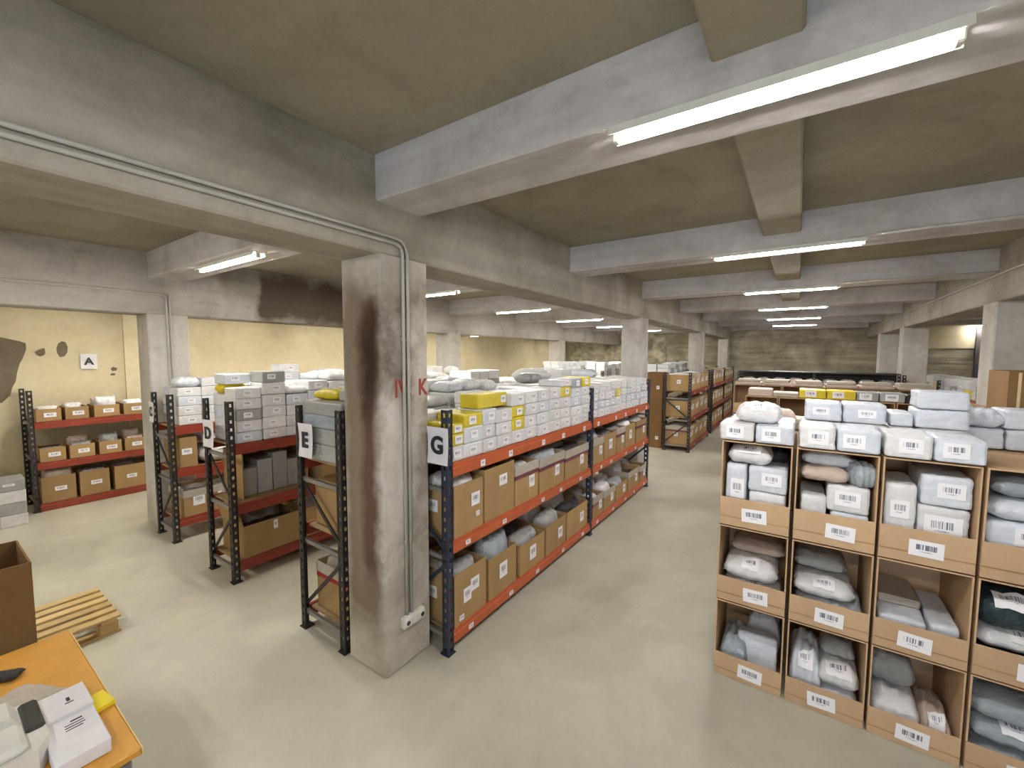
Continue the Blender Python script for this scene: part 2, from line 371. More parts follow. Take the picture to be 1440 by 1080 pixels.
# conduits: each run is one thing
def conduit(pts, r, label, clips=()):
    b = MB(); b.smooth = True; o = b.tube(pts, r, 8).build('conduit', 'conduit')
    tag(o, label, 'conduit', 'electrical conduits')
    for c in clips: MB().box(c[0]-0.012, c[0]+0.012, c[1]-0.012, c[1]+0.012, c[2]-0.012, c[2]+0.012, 0.003).build('clip', 'conduit', o)
def arc_run(x, z, y_end, y_start, zbot, r=0.06):
    pts = [(x, y_start, z), (x, y_end-r, z)]
    pts += [(x, y_end-r+r*math.sin(a), z-r+r*math.cos(a)) for a in (PI/8, PI/4, 3*PI/8)]
    return pts + [(x, y_end, z-r), (x, y_end, zbot)]
conduit(arc_run(XL+0.013, 2.955, 1.965, WALL_N, 0.36, 0.09), 0.011, 'outer grey conduit bending down the near pillar', [(XL+0.008, 1.965, z) for z in (0.9, 1.6, 2.3)])
conduit(arc_run(XL+0.013, 2.92, 1.925, WALL_N, 0.36, 0.06), 0.011, 'inner grey conduit bending down the near pillar', [(XL+0.008, 1.925, z) for z in (0.9, 1.6, 2.3)])
conduit(arc_run(X2+0.013, 2.965, 1.975, WALL_N, 0.4, 0.05), 0.011, 'grey conduit bending down the far left column')
conduit(arc_run(X2+0.013, 2.93, 1.94, WALL_N, 0.4, 0.05), 0.011, 'second grey conduit bending down the far left column')
conduit([(XR-0.013, WALL_N, 3.125), (XR-0.013, WALL_F, 3.125)], 0.01, 'long conduit along the right hand beam')
for k, y in enumerate(BY[2:5]):
    conduit([(0.47, y-0.011, BEAM_Z+0.012), (XR, y-0.011, BEAM_Z+0.012)], 0.01, f'conduit from {ORD[k]} aisle lamp to the right hand beam')

# wall sockets on the pillar
so = MB().box(XL, XL+0.045, 1.872, 2.07, 0.295, 0.375, 0.008).build('power_socket', 'plastic')
tag(so, 'white triple power socket box low on the near pillar', 'socket')
for i in range(3):
    y = 1.905+i*0.066
    pl = MB().box(XL+0.04, XL+0.05, y-0.028, y+0.028, 0.307, 0.363, 0.004).build('socket_plate', 'plastic', so)
    if i != 1: MB().tube([(XL+0.049, y, 0.335), (XL+0.052, y, 0.335)], 0.016, 12).build('socket_hole', 'darkplastic', pl)
    else: MB().box(XL+0.049, XL+0.054, y-0.012, y+0.012, 0.318, 0.352, 0.003).build('switch_rocker', 'plastic', pl)

# text as mesh
def text_mesh(body, size, thick, mat, bold=0.0):
    cu = bpy.data.curves.new('txt', 'FONT'); cu.body = body; cu.size = size; cu.extrude = thick/2; cu.offset = bold
    cu.align_x = 'CENTER'; cu.align_y = 'CENTER'
    o = bpy.data.objects.new('txt', cu); COL.objects.link(o)
    dg = bpy.context.evaluated_depsgraph_get(); dg.update()
    me = bpy.data.meshes.new_from_object(o.evaluated_get(dg)); bpy.data.objects.remove(o); bpy.data.curves.remove(cu)
    me.materials.clear(); me.materials.append(MAT[mat]); return me
# stencil reading IV.K on the pillar face (+X)
for ch, y in (('I', 1.868), ('V', 1.925), ('.', 1.985), ('K', 2.105)):
    link('stencil_letter', text_mesh(ch, 0.16, 0.002, 'redpaint', 0.004), pillar, (XL+0.0025, y, 1.965), rot=(PI/2, 0, PI/2), scale=(0.8, 1, 1))

# ------------------------------------------------------------------ ceiling lamps
def lamp(x0, x1, y, z, label, group='ceiling tube lamps'):
    e = empty('tube_lamp', ((x0+x1)/2, y, z)); h = (x1-x0)/2
    tag(e, label, 'lamp', group)
    b = MB().poly([(-h-0.02, y_, z_) for y_, z_ in ((-0.05, 0), (-0.058, -0.036), (-0.054, -0.036), (-0.044, -0.008), (0.044, -0.008), (0.054, -0.036), (0.058, -0.036), (0.05, 0))], (2*h+0.04, 0, 0))
    b.build('lamp_housing', 'housing', e)
    b = MB(); b.tube([(-h+0.015, 0, -0.034), (h-0.015, 0, -0.034)], 0.018, 10).build('lamp_tube', 'tube_warm' if x1 < -3 else 'tube', e)
    for s in (-1, 1):
        MB().box(s*h-0.012, s*h+0.012, -0.02, 0.02, -0.054, -0.009, 0.005).build('lamp_end_cap', 'housing', e)
for k, y in enumerate(BY[2:8]):
    lamp(-0.70 if k else -0.68, 0.39 if k else 0.345, y+0.055, BEAM_Z, f'{ORD[k]} ceiling tube lamp from the near end over the main aisle')
for k, y in enumerate(BY[2:8]):
    lamp(-5.35, -4.1, y+0.17, BEAM_Z-0.03, f'{ORD[k]} ceiling tube lamp from the near end over the left racks')
for k, y in enumerate(BY[1:2]):
    lamp(-0.72, 0.42, y+0.06, BEAM_Z, 'ceiling tube lamp behind the camera over the aisle')
    lamp(-5.35, -4.1, y+0.17, BEAM_Z-0.03, 'ceiling tube lamp behind the camera over the left racks')
for k, (q, z) in enumerate(((0, 2.92), (2, 2.92), (3, 2.92), (4, 2.92), (5, 2.81), (7, 2.81))):  # third and fourth, hidden by beams, are added to brighten the cream wall
    lamp(-8.35, -7.25, BY[q]+0.22, z, f'{ORD[k]} tube lamp from the near end beside the cream wall')
for k, q in enumerate((2, 5, 8)):
    lamp(4.25, 5.35, BY[q]+0.14, BEAM_Z, f'{ORD[k]} tube lamp from the near end in the right bay')
hk = MB().bar((0.47, BY[2]+0.02, BEAM_Z-0.005), (0.47, BY[2]+0.01, BEAM_Z-0.07), 0.012).build('lamp_cable_stub', 'conduit')
tag(hk, 'short bent cable end beside the near aisle lamp', 'cable')

# ------------------------------------------------------------------ racks
_post_cache = {}
def post_mesh(h, mat):
    """perforated L-profile upright: face toward +X (in plane x=0) and face toward -Y (in plane y=0), real slots"""
    key = (round(h, 2), mat)
    if key in _post_cache: return _post_cache[key]
    b = MB(); W, D, t = 0.055, 0.06, 0.004; pitch = 0.075; n = int(h/pitch); pitch = h/n
    def strip(axis):
        L = W if axis == 'y' else D
        us = [0, L*0.32, L*0.68, L]
        def P(u, z, off): return (-off, u, z) if axis == 'y' else (-u, off, z)
        for i in range(n):
            z0 = i*pitch; zs = [z0, z0+pitch*0.3, z0+pitch*0.7, z0+pitch]
            for a in range(3):
                for c in range(3):
                    if a == 1 and c == 1: continue
                    for off in (0, t):
                        k = len(b.v); b.v += [P(us[a], zs[c], off), P(us[a+1], zs[c], off), P(us[a+1], zs[c+1], off), P(us[a], zs[c+1], off)]
                        b.f.append((k, k+1, k+2, k+3) if off == 0 else (k+3, k+2, k+1, k))
    strip('y'); strip('x')
    b.box(-D, -D+0.012, 0, 0.012, 0, h); b.box(-0.012, 0, W-0.012, W, 0, h)
    _post_cache[key] = b.mesh('post', mat); return _post_cache[key]
_beam_cache = {}
def beam_mesh(L, mat):
    key = (round(L, 3), mat)
    if key not in _beam_cache:                 # stepped box beam along +Y, outer face at x=0
        pr = [(0, 0), (0, 0.062), (-0.012, 0.066), (-0.012, 0.095), (-0.045, 0.095), (-0.045, 0)]
        b = MB().poly([(x, 0, z) for x, z in pr], (0, L, 0)); _beam_cache[key] = b.mesh('beam', mat)
    return _beam_cache[key]
_tag_mesh = {}
def sticker_mesh(w, h):                        # small barcode sticker, facing -Y, centred
    key = (round(w, 3), round(h, 3))
    if key not in _tag_mesh:
        b = MB().box(-w/2, w/2, -0.0015, 0.0015, -h/2, h/2); me = b.mesh('label', 'label')
        uv = me.uv_layers.new(name='UV')
        for lp in me.loops:
            p = me.vertices[lp.vertex_index].co; uv.data[lp.index].uv = (p.x/w+0.5, p.z/h+0.5)
        _tag_mesh[key] = me
    return _tag_mesh[key]

def rack(letter, x0, x1, ys, levels, h, pmat='post_dark', bmat='orange', label='', tags=0, seed=0, tagsides=(1,)):
    """uprights at ys, beams along Y on both sides (x0 and x1)"""
    rnd = random.Random(seed)
    e = empty('storage_rack', ((x0+x1)/2, ys[0], 0)); tag(e, label, 'rack', 'warehouse racks')
    cx, cy = (x0+x1)/2, ys[0]; hx = (x1-x0)/2
    pm = post_mesh(h, pmat)
    for i, y in enumerate(ys):
        last = i == len(ys)-1
        for s in (1, -1):
            o = link('post', pm, e, (s*hx, y-cy, 0)); 
            if s < 0: o.scale = (-1, 1, 1)
            MB().box(s*hx-0.075 if s > 0 else -hx-0.01, s*hx+0.01 if s > 0 else -hx+0.075, y-cy-0.012, y-cy+0.07, 0, 0.006).build('foot_plate', pmat, e)
        if i in (0, len(ys)-1):
            zs = [0.14, 0.62, 1.1, 1.55]
            for z in (0.13, 0.72, 1.22): MB().bar((-hx+0.03, y-cy+0.03, z), (hx-0.03, y-cy+0.03, z), 0.025, 0.03).build('cross_brace', 'galv', e)
            for q in range(2):
                a, c = (0.2, 0.68) if q == 0 else (1.18, 0.76)
                MB().bar((-hx+0.04, y-cy+0.035, a if q == 0 else a), (hx-0.04, y-cy+0.035, c), 0.012, 0.028).build('diagonal_brace', pmat, e)
    for i in range(len(ys)-1):
        L = ys[i+1]-ys[i]-0.055
        for z in levels:
            for s in (1, -1):
                o = link('beam', beam_mesh(L, bmat), e, (s*(hx+0.004), ys[i]-cy+0.055, z-0.095))
                if s < 0: o.scale = (-1, 1, 1)
                if s in tagsides:
                    for q in range(tags):
                        yy = L*(q+0.5+rnd.uniform(-0.2, 0.2))/tags
                        link('price_tag', sticker_mesh(0.055, 0.05 if z > 1 else 0.035), o, (0.003, yy, 0.035), rz=PI/2)
            MB().box(-hx+0.05, hx-0.05, ys[i]-cy+0.06, ys[i+1]-cy-0.005, z-0.022, z-0.003).build('shelf_board', 'board', e)
    return e

# ------------------------------------------------------------------ parcels, bags, cartons
_par = {}
def wrapped_mesh(w, d, h, var, mat):
    """film-wrapped box: soft edges, slightly crumpled faces"""
    key = ('wrap', round(w, 2), round(d, 2), round(h, 2), var, mat)
    if key in _par: return _par[key]
    b = MB(); b.smooth = True; half = (w/2, d/2, h/2); r = min(0.014, h*0.2); n = 12; seen = {}; off = Vector((var*7.3+w*11, h*31, d*17))
    for ax in range(3):
        o = [a for a in range(3) if a != ax]
        for sg in (-1, 1):
            ids = []
            for i in range(n+1):
                for k in range(n+1):
                    p = [0, 0, 0]; p[ax] = sg*half[ax]; p[o[0]] = half[o[0]]*(2*i/n-1); p[o[1]] = half[o[1]]*(2*k/n-1)
                    kk = tuple(round(c, 5) for c in p)
                    if kk not in seen:
                        q = Vector([max(-half[a]+r, min(half[a]-r, p[a])) for a in range(3)]); dv = Vector(p)-q
                        nrm = dv.normalized(); P = q+nrm*r
                        a1 = mnoise.noise(P*16+off); a2 = mnoise.noise(P*38+off*2)
                        dis = 0.005*(1-2*abs(a1))+0.0025*(1-2*abs(a2))-0.004
                        if nrm.z < -0.5: dis = -0.001
                        P = P+nrm*dis; seen[kk] = len(b.v); b.v.append((P.x, P.y, P.z+half[2]))
                    ids.append(seen[kk])
            flip = (sg > 0) == (ax != 1)
            for i in range(n):
                for k in range(n):
                    f = (ids[i*(n+1)+k], ids[(i+1)*(n+1)+k], ids[(i+1)*(n+1)+k+1], ids[i*(n+1)+k+1])
                    b.f.append(f if flip else f[::-1])
    _par[key] = b.mesh('parcel_box', mat); return _par[key]
def parcel_mesh(w, d, h, var, mat):
    key = (round(w, 2), round(d, 2), round(h, 3), var, mat)
    if key not in _par:
        rnd = random.Random(hash((key[0], key[1], key[2], var)) & 0xffff)
        b = MB().box(-w/2, w/2, -d/2, d/2, 0, h, 0.008)
        j = 0.0025
        b.v = [(x+rnd.uniform(-j, j), y+rnd.uniform(-j, j), z+(rnd.uniform(-j, j) if z > 0.004 else 0)) for x, y, z in b.v]
        _par[key] = b.mesh('parcel_box', mat)
    return _par[key]
def parcel(x, y, z, w, d, h, rz, mat, label, group, lab=(0.09, 0.06), off=None, name='parcel_box', rot=None):
    """box parcel; local front is -Y; base centre at (x,y,z)"""
    rnd = random
    near_wrap = group in ('parcels in the open-front cartons', 'parcels on top of the near carton wall') and mat != 'liner'
    o = link(name, (wrapped_mesh if near_wrap else parcel_mesh)(w, d, h, rnd.randrange(3), mat), None, (x, y, z), rz, rot)
    tag(o, label, 'parcel', group)
    if lab:
        lw, lh = min(lab[0], w*0.75), min(lab[1], h*0.75)
        ox, oz = off or (rnd.uniform(-0.12, 0.12)*w, h*rnd.uniform(0.48, 0.56))
        link('address_label', sticker_mesh(round(lw, 2), round(lh, 2)), o, (ox, -d/2-0.0035, oz))
    return o
_bags = {}; _bagfn = {}
def bag_fn(var):
    rnd = random.Random(100+var); ph = [rnd.uniform(0, 6.28) for _ in range(10)]
    def fn(u, v, s):
        p = max(0.0, (1-abs(u)**3.6))**0.55*max(0.0, (1-abs(v)**3.6))**0.55
        w = 0.08*math.sin(5*u+ph[0]+2*v)*math.sin(4*v+ph[1])+0.06*math.sin(11*u-4*v+ph[2])+0.05*math.sin(9*v+ph[3]+3*u)
        w += 0.045*abs(math.sin(15*u+6*v+ph[7]))+0.04*abs(math.sin(13*v-9*u+ph[8]))
        edge = 1-0.06*math.sin(7*v+ph[4])**2*(abs(u) > 0.85)-0.06*math.sin(6*u+ph[5])**2*(abs(v) > 0.85)
        z = s*p*(0.5+w*0.5)
        if s < 0: z = max(z*0.9, -0.42)
        if abs(u) > 0.999 or abs(v) > 0.999: z = 0.03*math.sin(8*u+ph[6])
        return (0.5*u*edge, 0.5*v*edge, z)
    return fn
def bag_mesh(var, mat):
    key = (var, mat)
    if key not in _bags:
        nx, ny = 22, 18; b = MB(); b.smooth = True; fn = bag_fn(var); idx = {}
        for s in (1, -1):
            for i in range(nx+1):
                for k in range(ny+1):
                    if s < 0 and (i in (0, nx) or k in (0, ny)): idx[(s, i, k)] = idx[(1, i, k)]; continue
                    idx[(s, i, k)] = len(b.v); b.v.append(fn(2*i/nx-1, 2*k/ny-1, s))
            for i in range(nx):
                for k in range(ny):
                    q = (idx[(s,i,k)], idx[(s,i+1,k)], idx[(s,i+1,k+1)], idx[(s,i,k+1)])
                    b.f.append(q if s > 0 else q[::-1])
        zmin = min(v[2] for v in b.v); zmax = max(v[2] for v in b.v); _bagfn[var] = (zmin, zmax, fn)
        b.v = [(x, y, (z-zmin)/(zmax-zmin)) for x, y, z in b.v]
        _bags[key] = b.mesh('parcel_bag', mat)
    return _bags[key]
def bag(x, y, z, w, d, h, rz, mat, label, group, rot=None, lab=None, name='parcel_bag'):
    """pillow-shaped mailer; w along local X, d along local Y, h thick; base at z. rot overrides for standing bags"""
    var = random.randrange(6); o = link(name, bag_mesh(var, mat), None, (x, y, z), rz, rot, scale=(w, d, h)); o['variant'] = var
    tag(o, label, 'parcel', group)
    if lab:
        lw, lh, where = lab; var, nu, nv = o['variant'], 6, 4; zmin, zmax, fn = _bagfn[var]
        hu = min(0.8, lw/w); v0, v1 = (-0.45, -0.45+2*lh/d) if where == 'top' else (-0.95, -0.95+min(0.75, 0.5*lh/h+0.22))
        b = MB(); b.smooth = True
        for a in range(nu+1):
            for c in range(nv+1):
                u, v = -hu+2*hu*a/nu, v0+(v1-v0)*c/nv; q = fn(u, v, 1)
                b.v.append((q[0], q[1]-0.008, (q[2]-zmin)/(zmax-zmin)+0.02))
        b.f = [(a*(nv+1)+c, (a+1)*(nv+1)+c, (a+1)*(nv+1)+c+1, a*(nv+1)+c+1) for a in range(nu) for c in range(nv)]
        me = b.mesh('address_label', 'label'); uv = me.uv_layers.new(name='UV')
        for lp in me.loops: uv.data[lp.index].uv = ((lp.vertex_index//(nv+1))/nu, (lp.vertex_index % (nv+1))/nv)
        link('address_label', me, o)
    return o
_cart = {}
def open_carton_mesh(w, d, h, mat):
    key = (round(w, 2), round(d, 2), round(h, 2), mat)
    if key not in _cart:
        w, d, h = key[:3]; t = 0.008; b = MB(); hw, hd = w/2, d/2
        o = [(-hw, -hd), (hw, -hd), (hw, hd), (-hw, hd)]; i = [(-hw+t, -hd+t), (hw-t, -hd+t), (hw-t, hd-t), (-hw+t, hd-t)]
        b.v = [(x, y, 0) for x, y in o] + [(x, y, h) for x, y in o] + [(x, y, h) for x, y in i] + [(x, y, t) for x, y in i]
        b.f.append((3, 2, 1, 0)); b.f.append((12, 13, 14, 15))
        for k in range(4):
            n = (k+1) % 4
            b.f += [(k, n, 4+n, 4+k), (4+k, 4+n, 8+n, 8+k), (8+k, 8+n, 12+n, 12+k)]
        _cart[key] = b.mesh('cardboard_carton', mat)
    return _cart[key]
def carton(x, y, z, w, d, h, rz, label, group, labels=(), liner=False, tape=None, flaps=(), mat='card', name='cardboard_carton', end=False):
    w, d, h = round(w, 2), round(d, 2), round(h, 2)
    o = link(name, open_carton_mesh(w, d, h, mat), None, (x, y, z), rz); tag(o, label, 'carton', group)
    for (u, v, lw, lh) in labels: link('label', sticker_mesh(lw, lh), o, (u*w, -d/2-0.0035, v*h))
    if end: link('end_label', sticker_mesh(0.09, 0.09), o, (-w/2-0.0035, random.uniform(-0.08, 0.08), h*0.55), rz=-PI/2)
    def band(nm, z0, z1, g, m):
        b = MB(); q = g
        for (xa, xb, ya, yb) in ((-w/2-q, w/2+q, -d/2-q, -d/2-0.001), (-w/2-q, w/2+q, d/2+0.001, d/2+q), (-w/2-q, -w/2-0.001, -d/2, d/2), (w/2+0.001, w/2+q, -d/2, d/2)):
            b.box(xa, xb, ya, yb, z0, z1)
        b.build(nm, m, o)
    if liner: band('liner_rim', h-0.075, h+0.012, 0.006, 'liner')
    if tape: band('tape_band', h-0.115, h-0.08, 0.003, tape)
    for side in flaps:
        t = 0.006; L = min(d, w)*0.42
        if side in 'fb':
            s = -1 if side == 'f' else 1
            MB().poly([(-w/2, s*d/2, h), (w/2, s*d/2, h), (w/2-0.01, s*(d/2+L*0.55), h-L*0.8), (-w/2+0.01, s*(d/2+L*0.55), h-L*0.8)], (0, s*t, t*0.6)).build('flap', mat, o)
        else:
            s = -1 if side == 'l' else 1
            MB().poly([(s*w/2, -d/2, h), (s*w/2, d/2, h), (s*(w/2+L*0.25), d/2-0.01, h+L*0.9), (s*(w/2+L*0.25), -d/2+0.01, h+L*0.9)], (s*t, 0, -t*0.3)).build('flap', mat, o)
    return o
def fill_carton(x, y, z, w, d, h, rz, where, group, n=3, mats=('white', 'grey', 'greyblue'), over=0.06, seed=0):
    """stuffed upright mailers standing on the carton's floor and rising a little above its rim"""
    rnd = random.Random(seed); c, s = math.cos(rz), math.sin(rz)
    names = ('front', 'middle', 'rear', 'rearmost')
    for i in range(n):
        u = 0.0; dd = (d-0.03)/n; v = -d/2+0.015+dd*(i+0.5)
        hh = h+rnd.uniform(-0.06, over); px, py = x+c*u-s*v, y+s*u+c*v; m_ = rnd.choice(mats)
        # standing pillow: local thickness axis turned to point along carton depth
        o = bag(px+s*(-dd*0.48)*-1*-1, py, z+0.009+hh/2, (w-0.03), hh, dd*0.96, 0, m_, f'{COLNAME[m_]} mailer, {names[i] if n > 1 else "only one"} in {where}', group)
        q = Matrix.Rotation(rz, 4, 'Z') @ Matrix.Rotation(PI/2, 4, 'X')
        base = Vector((x, y, 0)) + Matrix.Rotation(rz, 3, 'Z') @ Vector((u, v+dd*0.48, 0))
        o.matrix_world = Matrix.Translation((base.x, base.y, z+0.009+hh/2)) @ q @ Matrix.Diagonal((w-0.03, hh, dd*0.96, 1))
COLNAME = dict(white='white', grey='grey', greyblue='grey-blue', blue='bluish white', darkbag='dark teal', blackbag='black', yellow='yellow', pink='beige', liner='tan')

# ---------------- rack G, beside the aisle
rack('G', -2.60, -2.017, [2.15, 4.65, 6.98], [0.165, 0.848, 1.416], 1.81, 'post', 'orange', 'navy rack with orange beams along the aisle, sign G', tags=5, seed=3)
RG = PI/2      # parcels face the aisle (+X)
def g_carton(edges, z, tops, row, style):
    k = 0
    for (a, b2), tp, st in zip(edges, tops, style):
        h = tp-z; w = b2-a-0.015; yc = (a+b2)/2; d = 0.47
        where = f'{ORD[k]} carton from near post, {row} shelf, aisle rack'
        lab = {'a': [(0.22, 0.62, 0.10, 0.10), (0.3, 0.3, 0.04, 0.04)], 'b': [(0.1, 0.7, 0.11, 0.09)], 'c': [(0.12, 0.62, 0.10, 0.10), (-0.12, 0.5, 0.09, 0.11), (-0.3, 0.12, 0.05, 0.04)],
               'd': [(0.0, 0.55, 0.11, 0.13)], 'e': [(0.2, 0.5, 0.09, 0.11)]}[st[0]]
        o = carton(-2.03-d/2, yc, z, w, d, h, RG, f'cardboard carton, {ORD[k]} from the near post on {row} shelf of aisle rack', 'cartons on the aisle rack',
               lab, liner='L' in st, tape='tape' if 'T' in st else None, flaps='', end=k == 0)
        if 'S' in st: MB().bar((0.02, -d/2-0.002, h*0.45), (0.05, -d/2-0.002, 0.02), 0.018, 0.002).build('tape_strip', 'cleartape', o)
        mats = ('yellow', 'yellow', 'grey') if 'Y' in st else (('grey', 'greyblue', 'white') if k % 2 else ('white', 'grey', 'blackbag'))
        fill_carton(-2.03-d/2, yc, z, w, d, h, RG, where, 'mailers in the aisle rack cartons', 2, mats, 0.075 if z > 0.5 else 0.13, seed=k*7+int(z*100))
        k += 1
g_carton([(2.22,2.58),(2.585,3.02),(3.03,3.43),(3.45,3.97),(3.99,4.6),(4.74,5.08),(5.1,5.53),(5.55,5.88),(5.9,6.34),(6.38,6.93)], 0.848,
         [1.235,1.275,1.20,1.175,1.16,1.16,1.17,1.18,1.18,1.18], 'middle', ['a','bY','eLTS','eLTS','eLTS','eLS','d','eLTS','d','eT'])
g_carton([(2.22,2.62),(2.64,3.06),(3.11,3.57),(3.6,4.03),(4.06,4.6),(4.76,5.1),(5.12,5.53),(5.56,6.03),(6.07,6.6),(6.63,6.94)], 0.165,
         [0.56,0.52,0.44,0.46,0.47,0.42,0.41,0.38,0.43,0.40], 'bottom', ['c','d','d','eS','e','eLTS','eL','e','eL','eLT'])
# top of rack G: stacks of boxes facing the aisle
Z_TOP = 1.418
HEAP = MB(); HEAP_M = []                       # the hidden and distant parcels too many to tell apart, one object
def heap_box(xc, yc, z, w, d, h, m_):          # w along Y, d along X
    n = len(HEAP.f); HEAP.box(xc-d/2, xc+d/2, yc-w/2, yc+w/2, z, z+h, 0.008)
    HEAP_M.extend([('white', 'blue', 'grey', 'yellow').index(m_)]*(len(HEAP.f)-n))
def g_stack(k, bay, y0, y1, hs, cols, depth=0.29, rowname='front', xf=-2.035):
    z = Z_TOP; n = len(hs)
    for i, h in enumerate(hs):
        m_ = cols[i] if i < len(cols) else 'white'
        nm = COLNAME[m_]
        parcel(xf-depth/2+random.uniform(-0.02, 0.006), (y0+y1)/2, z, y1-y0-0.006, depth, h-0.002, RG+random.uniform(-0.04, 0.04), m_,
               f'{nm} boxed parcel, {LV[i]} in {ORD[k-1]} {rowname} stack, {bay} bay, aisle rack', 'boxed parcels on top of the aisle rack', (0.08, 0.06))
        z += h
H = lambda n, h: [h]*n
W, Yw, Bl = 'white', 'yellow', 'blue'
near = [(2.215,2.36,[0.115,0.09,0.075],['white','yellow','yellow']), (2.36,2.585,[0.11,0.125,0.10],['white','blue','yellow']), (2.585,2.77,[0.11,0.11,0.125],['white','white','blue']),
        (2.77,3.0,[0.11,0.105,0.11],['white','white','white']), (3.0,3.21,[0.115,0.115,0.1,0.115],['white','yellow','yellow','white']), (3.21,3.43,H(4,0.112),['white']*4),
        (3.43,3.67,H(4,0.112),['white','white','blue','white']), (3.67,3.91,H(4,0.113),['white']*4), (3.91,4.15,[0.112]*4+[0.07],['white','white','white','yellow','white']),
        (4.15,4.40,H(5,0.105),['white','white','blue','blue','greyblue']), (4.40,4.635,H(5,0.106),['white']*4+['yellow'])]
for k, (a, b2, hs, cs) in enumerate(near): g_stack(k+1, 'near', a, b2, hs, cs)
parcel(-2.2, 2.80, Z_TOP+0.345, 0.40, 0.2, 0.115, RG, 'yellow', 'long yellow box lying on top of the near stacks, aisle rack', 'boxed parcels on top of the aisle rack', (0.07, 0.06), (0.14, 0.06))
y = 4.73; k = 0
while y < 6.9:
    w = 0.19+0.03*((k*7) % 3)/2; n = 4
    hs = H(n, 0.105+0.004*(k % 2)); cs = ['white', 'blue', 'white', 'white']
    if k == 4: cs = ['white', 'white', 'yellow', 'white']
    if k % 3 == 0: cs[2] = 'blue'
    g_stack(k+1, 'far', y, min(y+w, 6.95), hs, cs); y += w; k += 1
# rear row on the same shelf: wider boxes and mailers, seen over the front row
y = 2.22; k = 0
while y < 6.75:
    w = random.choice((0.26, 0.31, 0.36)); n = random.choice((3, 3, 4)) if y < 3.2 else 4; z = Z_TOP
    if y < 4.65 < y+w: y = 4.72
    w = min(w, 6.94-y)
    for i in range(n):
        h = 0.112; m_ = random.choice(('white', 'white', 'grey', 'white'))
        if i == n-1 and k % 2 == 1:
            bag(-2.46, y+w/2, z, w*1.02, 0.25, 0.10, RG, m_, f'{COLNAME[m_]} mailer on {ORD[k]} rear stack from the near end, aisle rack', 'rear parcels on top of the aisle rack')
        else:
            if i < n-1: heap_box(-2.46, y+w/2, z, w-0.008, 0.24, h-0.002, m_)
            else: parcel(-2.46, y+w/2, z, w-0.008, 0.24, h-0.002, RG, m_, f'{COLNAME[m_]} box on {ORD[k]} rear stack from the near end, aisle rack', 'rear parcels on top of the aisle rack', None)
        z += h
    y += w; k += 1

# ---------------- racks E, D, C (left of the pillar) and their loads
rack('E', -3.24, -2.655, [1.735, 4.2, 6.7], [0.165, 0.848, 1.39], 1.80, 'post_dark', 'red', 'dark rack with sign E just left of the near pillar', tags=1, seed=4)
rack('D', -4.92, -4.36, [1.70, 4.2, 6.7], [0.20, 0.76, 1.34], 1.755, 'post_dark', 'red', 'dark rack with red beams and sign D, left of rack E', tags=1, seed=5)
rack('C', -6.44, -5.88, [1.70, 4.2, 6.7], [0.27, 0.86, 1.36], 1.735, 'post_dark', 'red', 'dark rack with sign C beside the far left column', tags=1, seed=6)

def load_top(letter, x0, x1, z, y0, y1, seed, first=None, n0=4):
    rnd = random.Random(seed); y = y0; k = 0
    w_all = x1-x0
    while y < y1-0.15:
        w = rnd.choice((0.24, 0.28, 0.32)); near_ = y < 3.4
        if w > y1-y: w = y1-y
        split = near_ or rnd.random() < 0.25
        n = n0 + rnd.choice((0, 0, 1)) if near_ else 3+rnd.choice((0, 1))
        hb = 0.112 if near_ else 0.15
        cols = [(x0+w_all*0.27, w_all*0.47, 'left'), (x0+w_all*0.75, w_all*0.47, 'right')] if split else [((x0+x1)/2, w_all*0.9, 'wide')]
        for (xc, dd, side) in cols:
            zz = z; nn = n - (1 if side == 'left' and rnd.random() < 0.5 else 0)
            for i in range(nn):
                m_ = rnd.choice(('white', 'white', 'white', 'white', 'white', 'blue', 'blue', 'grey')); h = hb+rnd.uniform(-0.008, 0.008)
                if rnd.random() < 0.035: m_ = 'yellow'
                lb = f'{LV[i]} in {ORD[k]} {side} stack from the near end, rack {letter} top'
                if not near_ and i < nn-1: heap_box(xc, y+w/2, zz, w-0.01, dd, h-0.002, m_)
                elif i == nn-1 and rnd.random() < (0.4 if y < 2.2 else 0.65):
                    bag(xc, y+w/2, zz, w*1.05, dd*1.02, h*rnd.uniform(0.8, 1.2), RG+rnd.uniform(-0.2, 0.2), m_, f'{COLNAME[m_]} mailer, {lb}', f'parcels on top of rack {letter}')
                else:
                    parcel(xc, y+w/2, zz, w-0.008, dd, h-0.002, RG+rnd.uniform(-0.03, 0.03), m_, f'{COLNAME[m_]} box, {lb}', f'parcels on top of rack {letter}', (0.08, 0.05) if near_ and side != 'left' else None)
                zz += h
        y += w; k += 1
load_top('D', -4.90, -4.38, 1.342, 1.78, 6.7, 21, n0=5)
load_top('C', -6.42, -5.90, 1.362, 1.80, 6.7, 22, n0=5)
